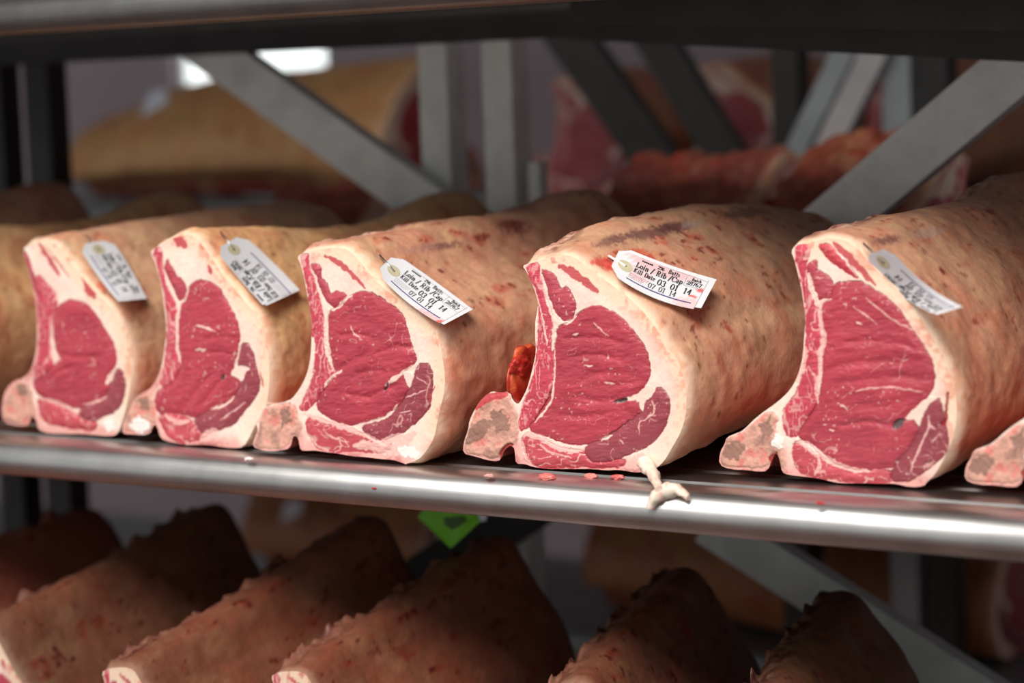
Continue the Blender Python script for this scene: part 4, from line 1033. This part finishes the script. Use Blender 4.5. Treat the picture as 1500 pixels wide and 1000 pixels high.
side_joint('brown beef side on the low far shelf above the notched ridge', S4, 870, 1200, 730, 855, BY+0.1, 82, (.62, .47, .38), zl, prof=[(0, 0), (.5, .01)])
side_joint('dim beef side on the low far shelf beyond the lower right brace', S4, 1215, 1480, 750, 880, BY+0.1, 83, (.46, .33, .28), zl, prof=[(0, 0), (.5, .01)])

def crate(name, label, px0, px1, ytop, y0, dep, zb, col, cat):
    a = at(px0, ytop, 1, y0); b = at(px1, ytop, 1, y0); h = a[2]-zb; W = b[0]-a[0]
    r = empty(name, ((a[0]+b[0])/2, y0+dep/2, zb), label, cat)
    m = plain_mat(name, col, 0.5, 0.06)
    w2, d2, t = W/2, dep/2, 0.008
    link('base', box_mesh('base', -w2, w2, -d2, d2, 0, t, .001), r, m)
    for nm, x0, x1, ya, yb in (('front_side', -w2, w2, -d2, -d2+t), ('rear_side', -w2, w2, d2-t, d2), ('end_side', -w2, -w2+t, -d2+t, d2-t), ('end_side', w2-t, w2, -d2+t, d2-t)):
        link(nm, box_mesh(nm, x0, x1, ya, yb, t, h, .001), r, m)
    for nm, ya, yb in (('rim', -d2-.012, -d2), ('rim', d2, d2+.012)):
        link(nm, box_mesh(nm, -w2-.012, w2+.012, ya, yb, h-.035, h, .003), r, m)
    for k in range(3):
        x = -w2+W*(k+.5)/3
        link('rib', box_mesh('rib', x-.006, x+.006, -d2-.01, -d2, t, h-.035, .002), r, m)
    return r
fpart('shelf_board', box_mesh('shelf_board', -4.2, 2.4, BY+0.66, BY+1.15, zs-0.02, zs-0.002), M_FARM)
crate('plastic_crate', 'yellow plastic crate far behind, its rim showing over the red joints', 1068, 1192, 92, BY+0.74, .3, zs, srgb(206, 158, 74), 'crate')
crate('cardboard_box', 'orange-brown box far behind near the upper right corner', 1300, 1470, 92, BY+0.74, .3, zs, srgb(150, 88, 44), 'box')

# loose tags, label and mark in the background
M_TAGW = plain_mat('tag_white', srgb(214, 216, 226), 0.6, 0.03)
def small_tag(label, quad, y, mat, name='meat_tag', cat='tag', thick=0.002, dy=(0, 0, 0, 0)):
    pts = [Vector(at(px, py, 1, y+d)) for (px, py), d in zip(quad, dy)]
    c = sum(pts, Vector())/len(pts); n = len(pts)
    r = empty(name, c, label, cat)
    vs = [tuple(p-c) for p in pts]+[tuple(p-c+Vector((0, thick, 0))) for p in pts]
    fs = [tuple(range(n)), tuple(range(n, 2*n))[::-1]]+[(i, n+i, n+(i+1) % n, (i+1) % n) for i in range(n)]
    me = mesh_np('card', vs, fs, None, False); link('card', me, r, mat)
    return r, c, pts
r, c, pts = small_tag('out of focus pale tag on the upper left of the long tan beef side', [(206, 172), (218, 136), (242, 130), (246, 150), (228, 174)], BY-0.055, M_TAGW)
d = Vector(at(238, 132, 1, BY-0.05))-c
link('pin', box_mesh('pin', d.x-.002, d.x+.002, d.y, d.y+.06, d.z-.002, d.z+.002), r, M_PIN)
r, c, pts = small_tag('out of focus white tag on the brown beef side just under the rail', [(410, 765), (418, 735), (442, 730), (442, 752), (430, 766)], BY-0.04, M_TAGW)
d = Vector(at(432, 738, 1, BY-0.04))-c
link('pin', box_mesh('pin', d.x-.002, d.x+.002, d.y, d.y+.06, d.z-.002, d.z+.002), r, M_PIN)
# green folded label hanging under the middle shelf
M_GRN = plain_mat('green_label', srgb(116, 196, 40), 0.45, 0.08, 30)
M_GRD = plain_mat('dark_green_print', srgb(58, 92, 30), 0.5, 0.1, 30)
gy = 0.30
r, c, pts = small_tag('bright green folded label hanging below the middle rail', [(612, 757), (628, 735), (660, 733), (660, 803)], gy, M_GRN, 'hanging_label', 'label', .0015, (.02, .015, 0, 0))
def gpart(nm, quad, mat, dy, off):
    p = [Vector(at(px, py, 1, gy+q+off)) for (px, py), q in zip(quad, dy)]; n = len(p)
    vs = [tuple(q-c) for q in p]+[tuple(q-c+Vector((0, .0015, 0))) for q in p]
    link(nm, mesh_np(nm, vs, [tuple(range(n)), tuple(range(n, 2*n))[::-1]]+[(i, n+i, n+(i+1) % n, (i+1) % n) for i in range(n)], None, False), r, mat)
gpart('folded_flap', [(660, 733), (700, 735), (707, 760), (660, 803)], M_GRN, (0, .012, .02, 0), 0)
gpart('print_patch', [(650, 758), (676, 756), (682, 764), (662, 776), (651, 768)], M_GRD, (.002, .004, .006, .002, .002), -.003)
gpart('white_corner', [(700, 752), (714, 753), (711, 763), (704, 764)], M_TAGW, (.016, .02, .02, .016), -.002)
zt = -0.02
tp = Vector(at(662, 736, 1, gy+.002))-c
link('string', box_mesh('string', tp.x-.001, tp.x+.001, tp.y, tp.y+.002, tp.z-.005, zt-c.z-.003), r, M_PINW)
# the lowered rear edge of the next bay's upper shelf
rpart('bay_beam', bar_between('bay_beam', at(835, 20, 1, .66), at(2150, 75, 1, .66), .075, .03), M_DARK)
rpart('bay_beam', bar_between('bay_beam', at(835, 2, 1, .45), at(2150, 16, 1, .45), .06, .03), M_DARK)
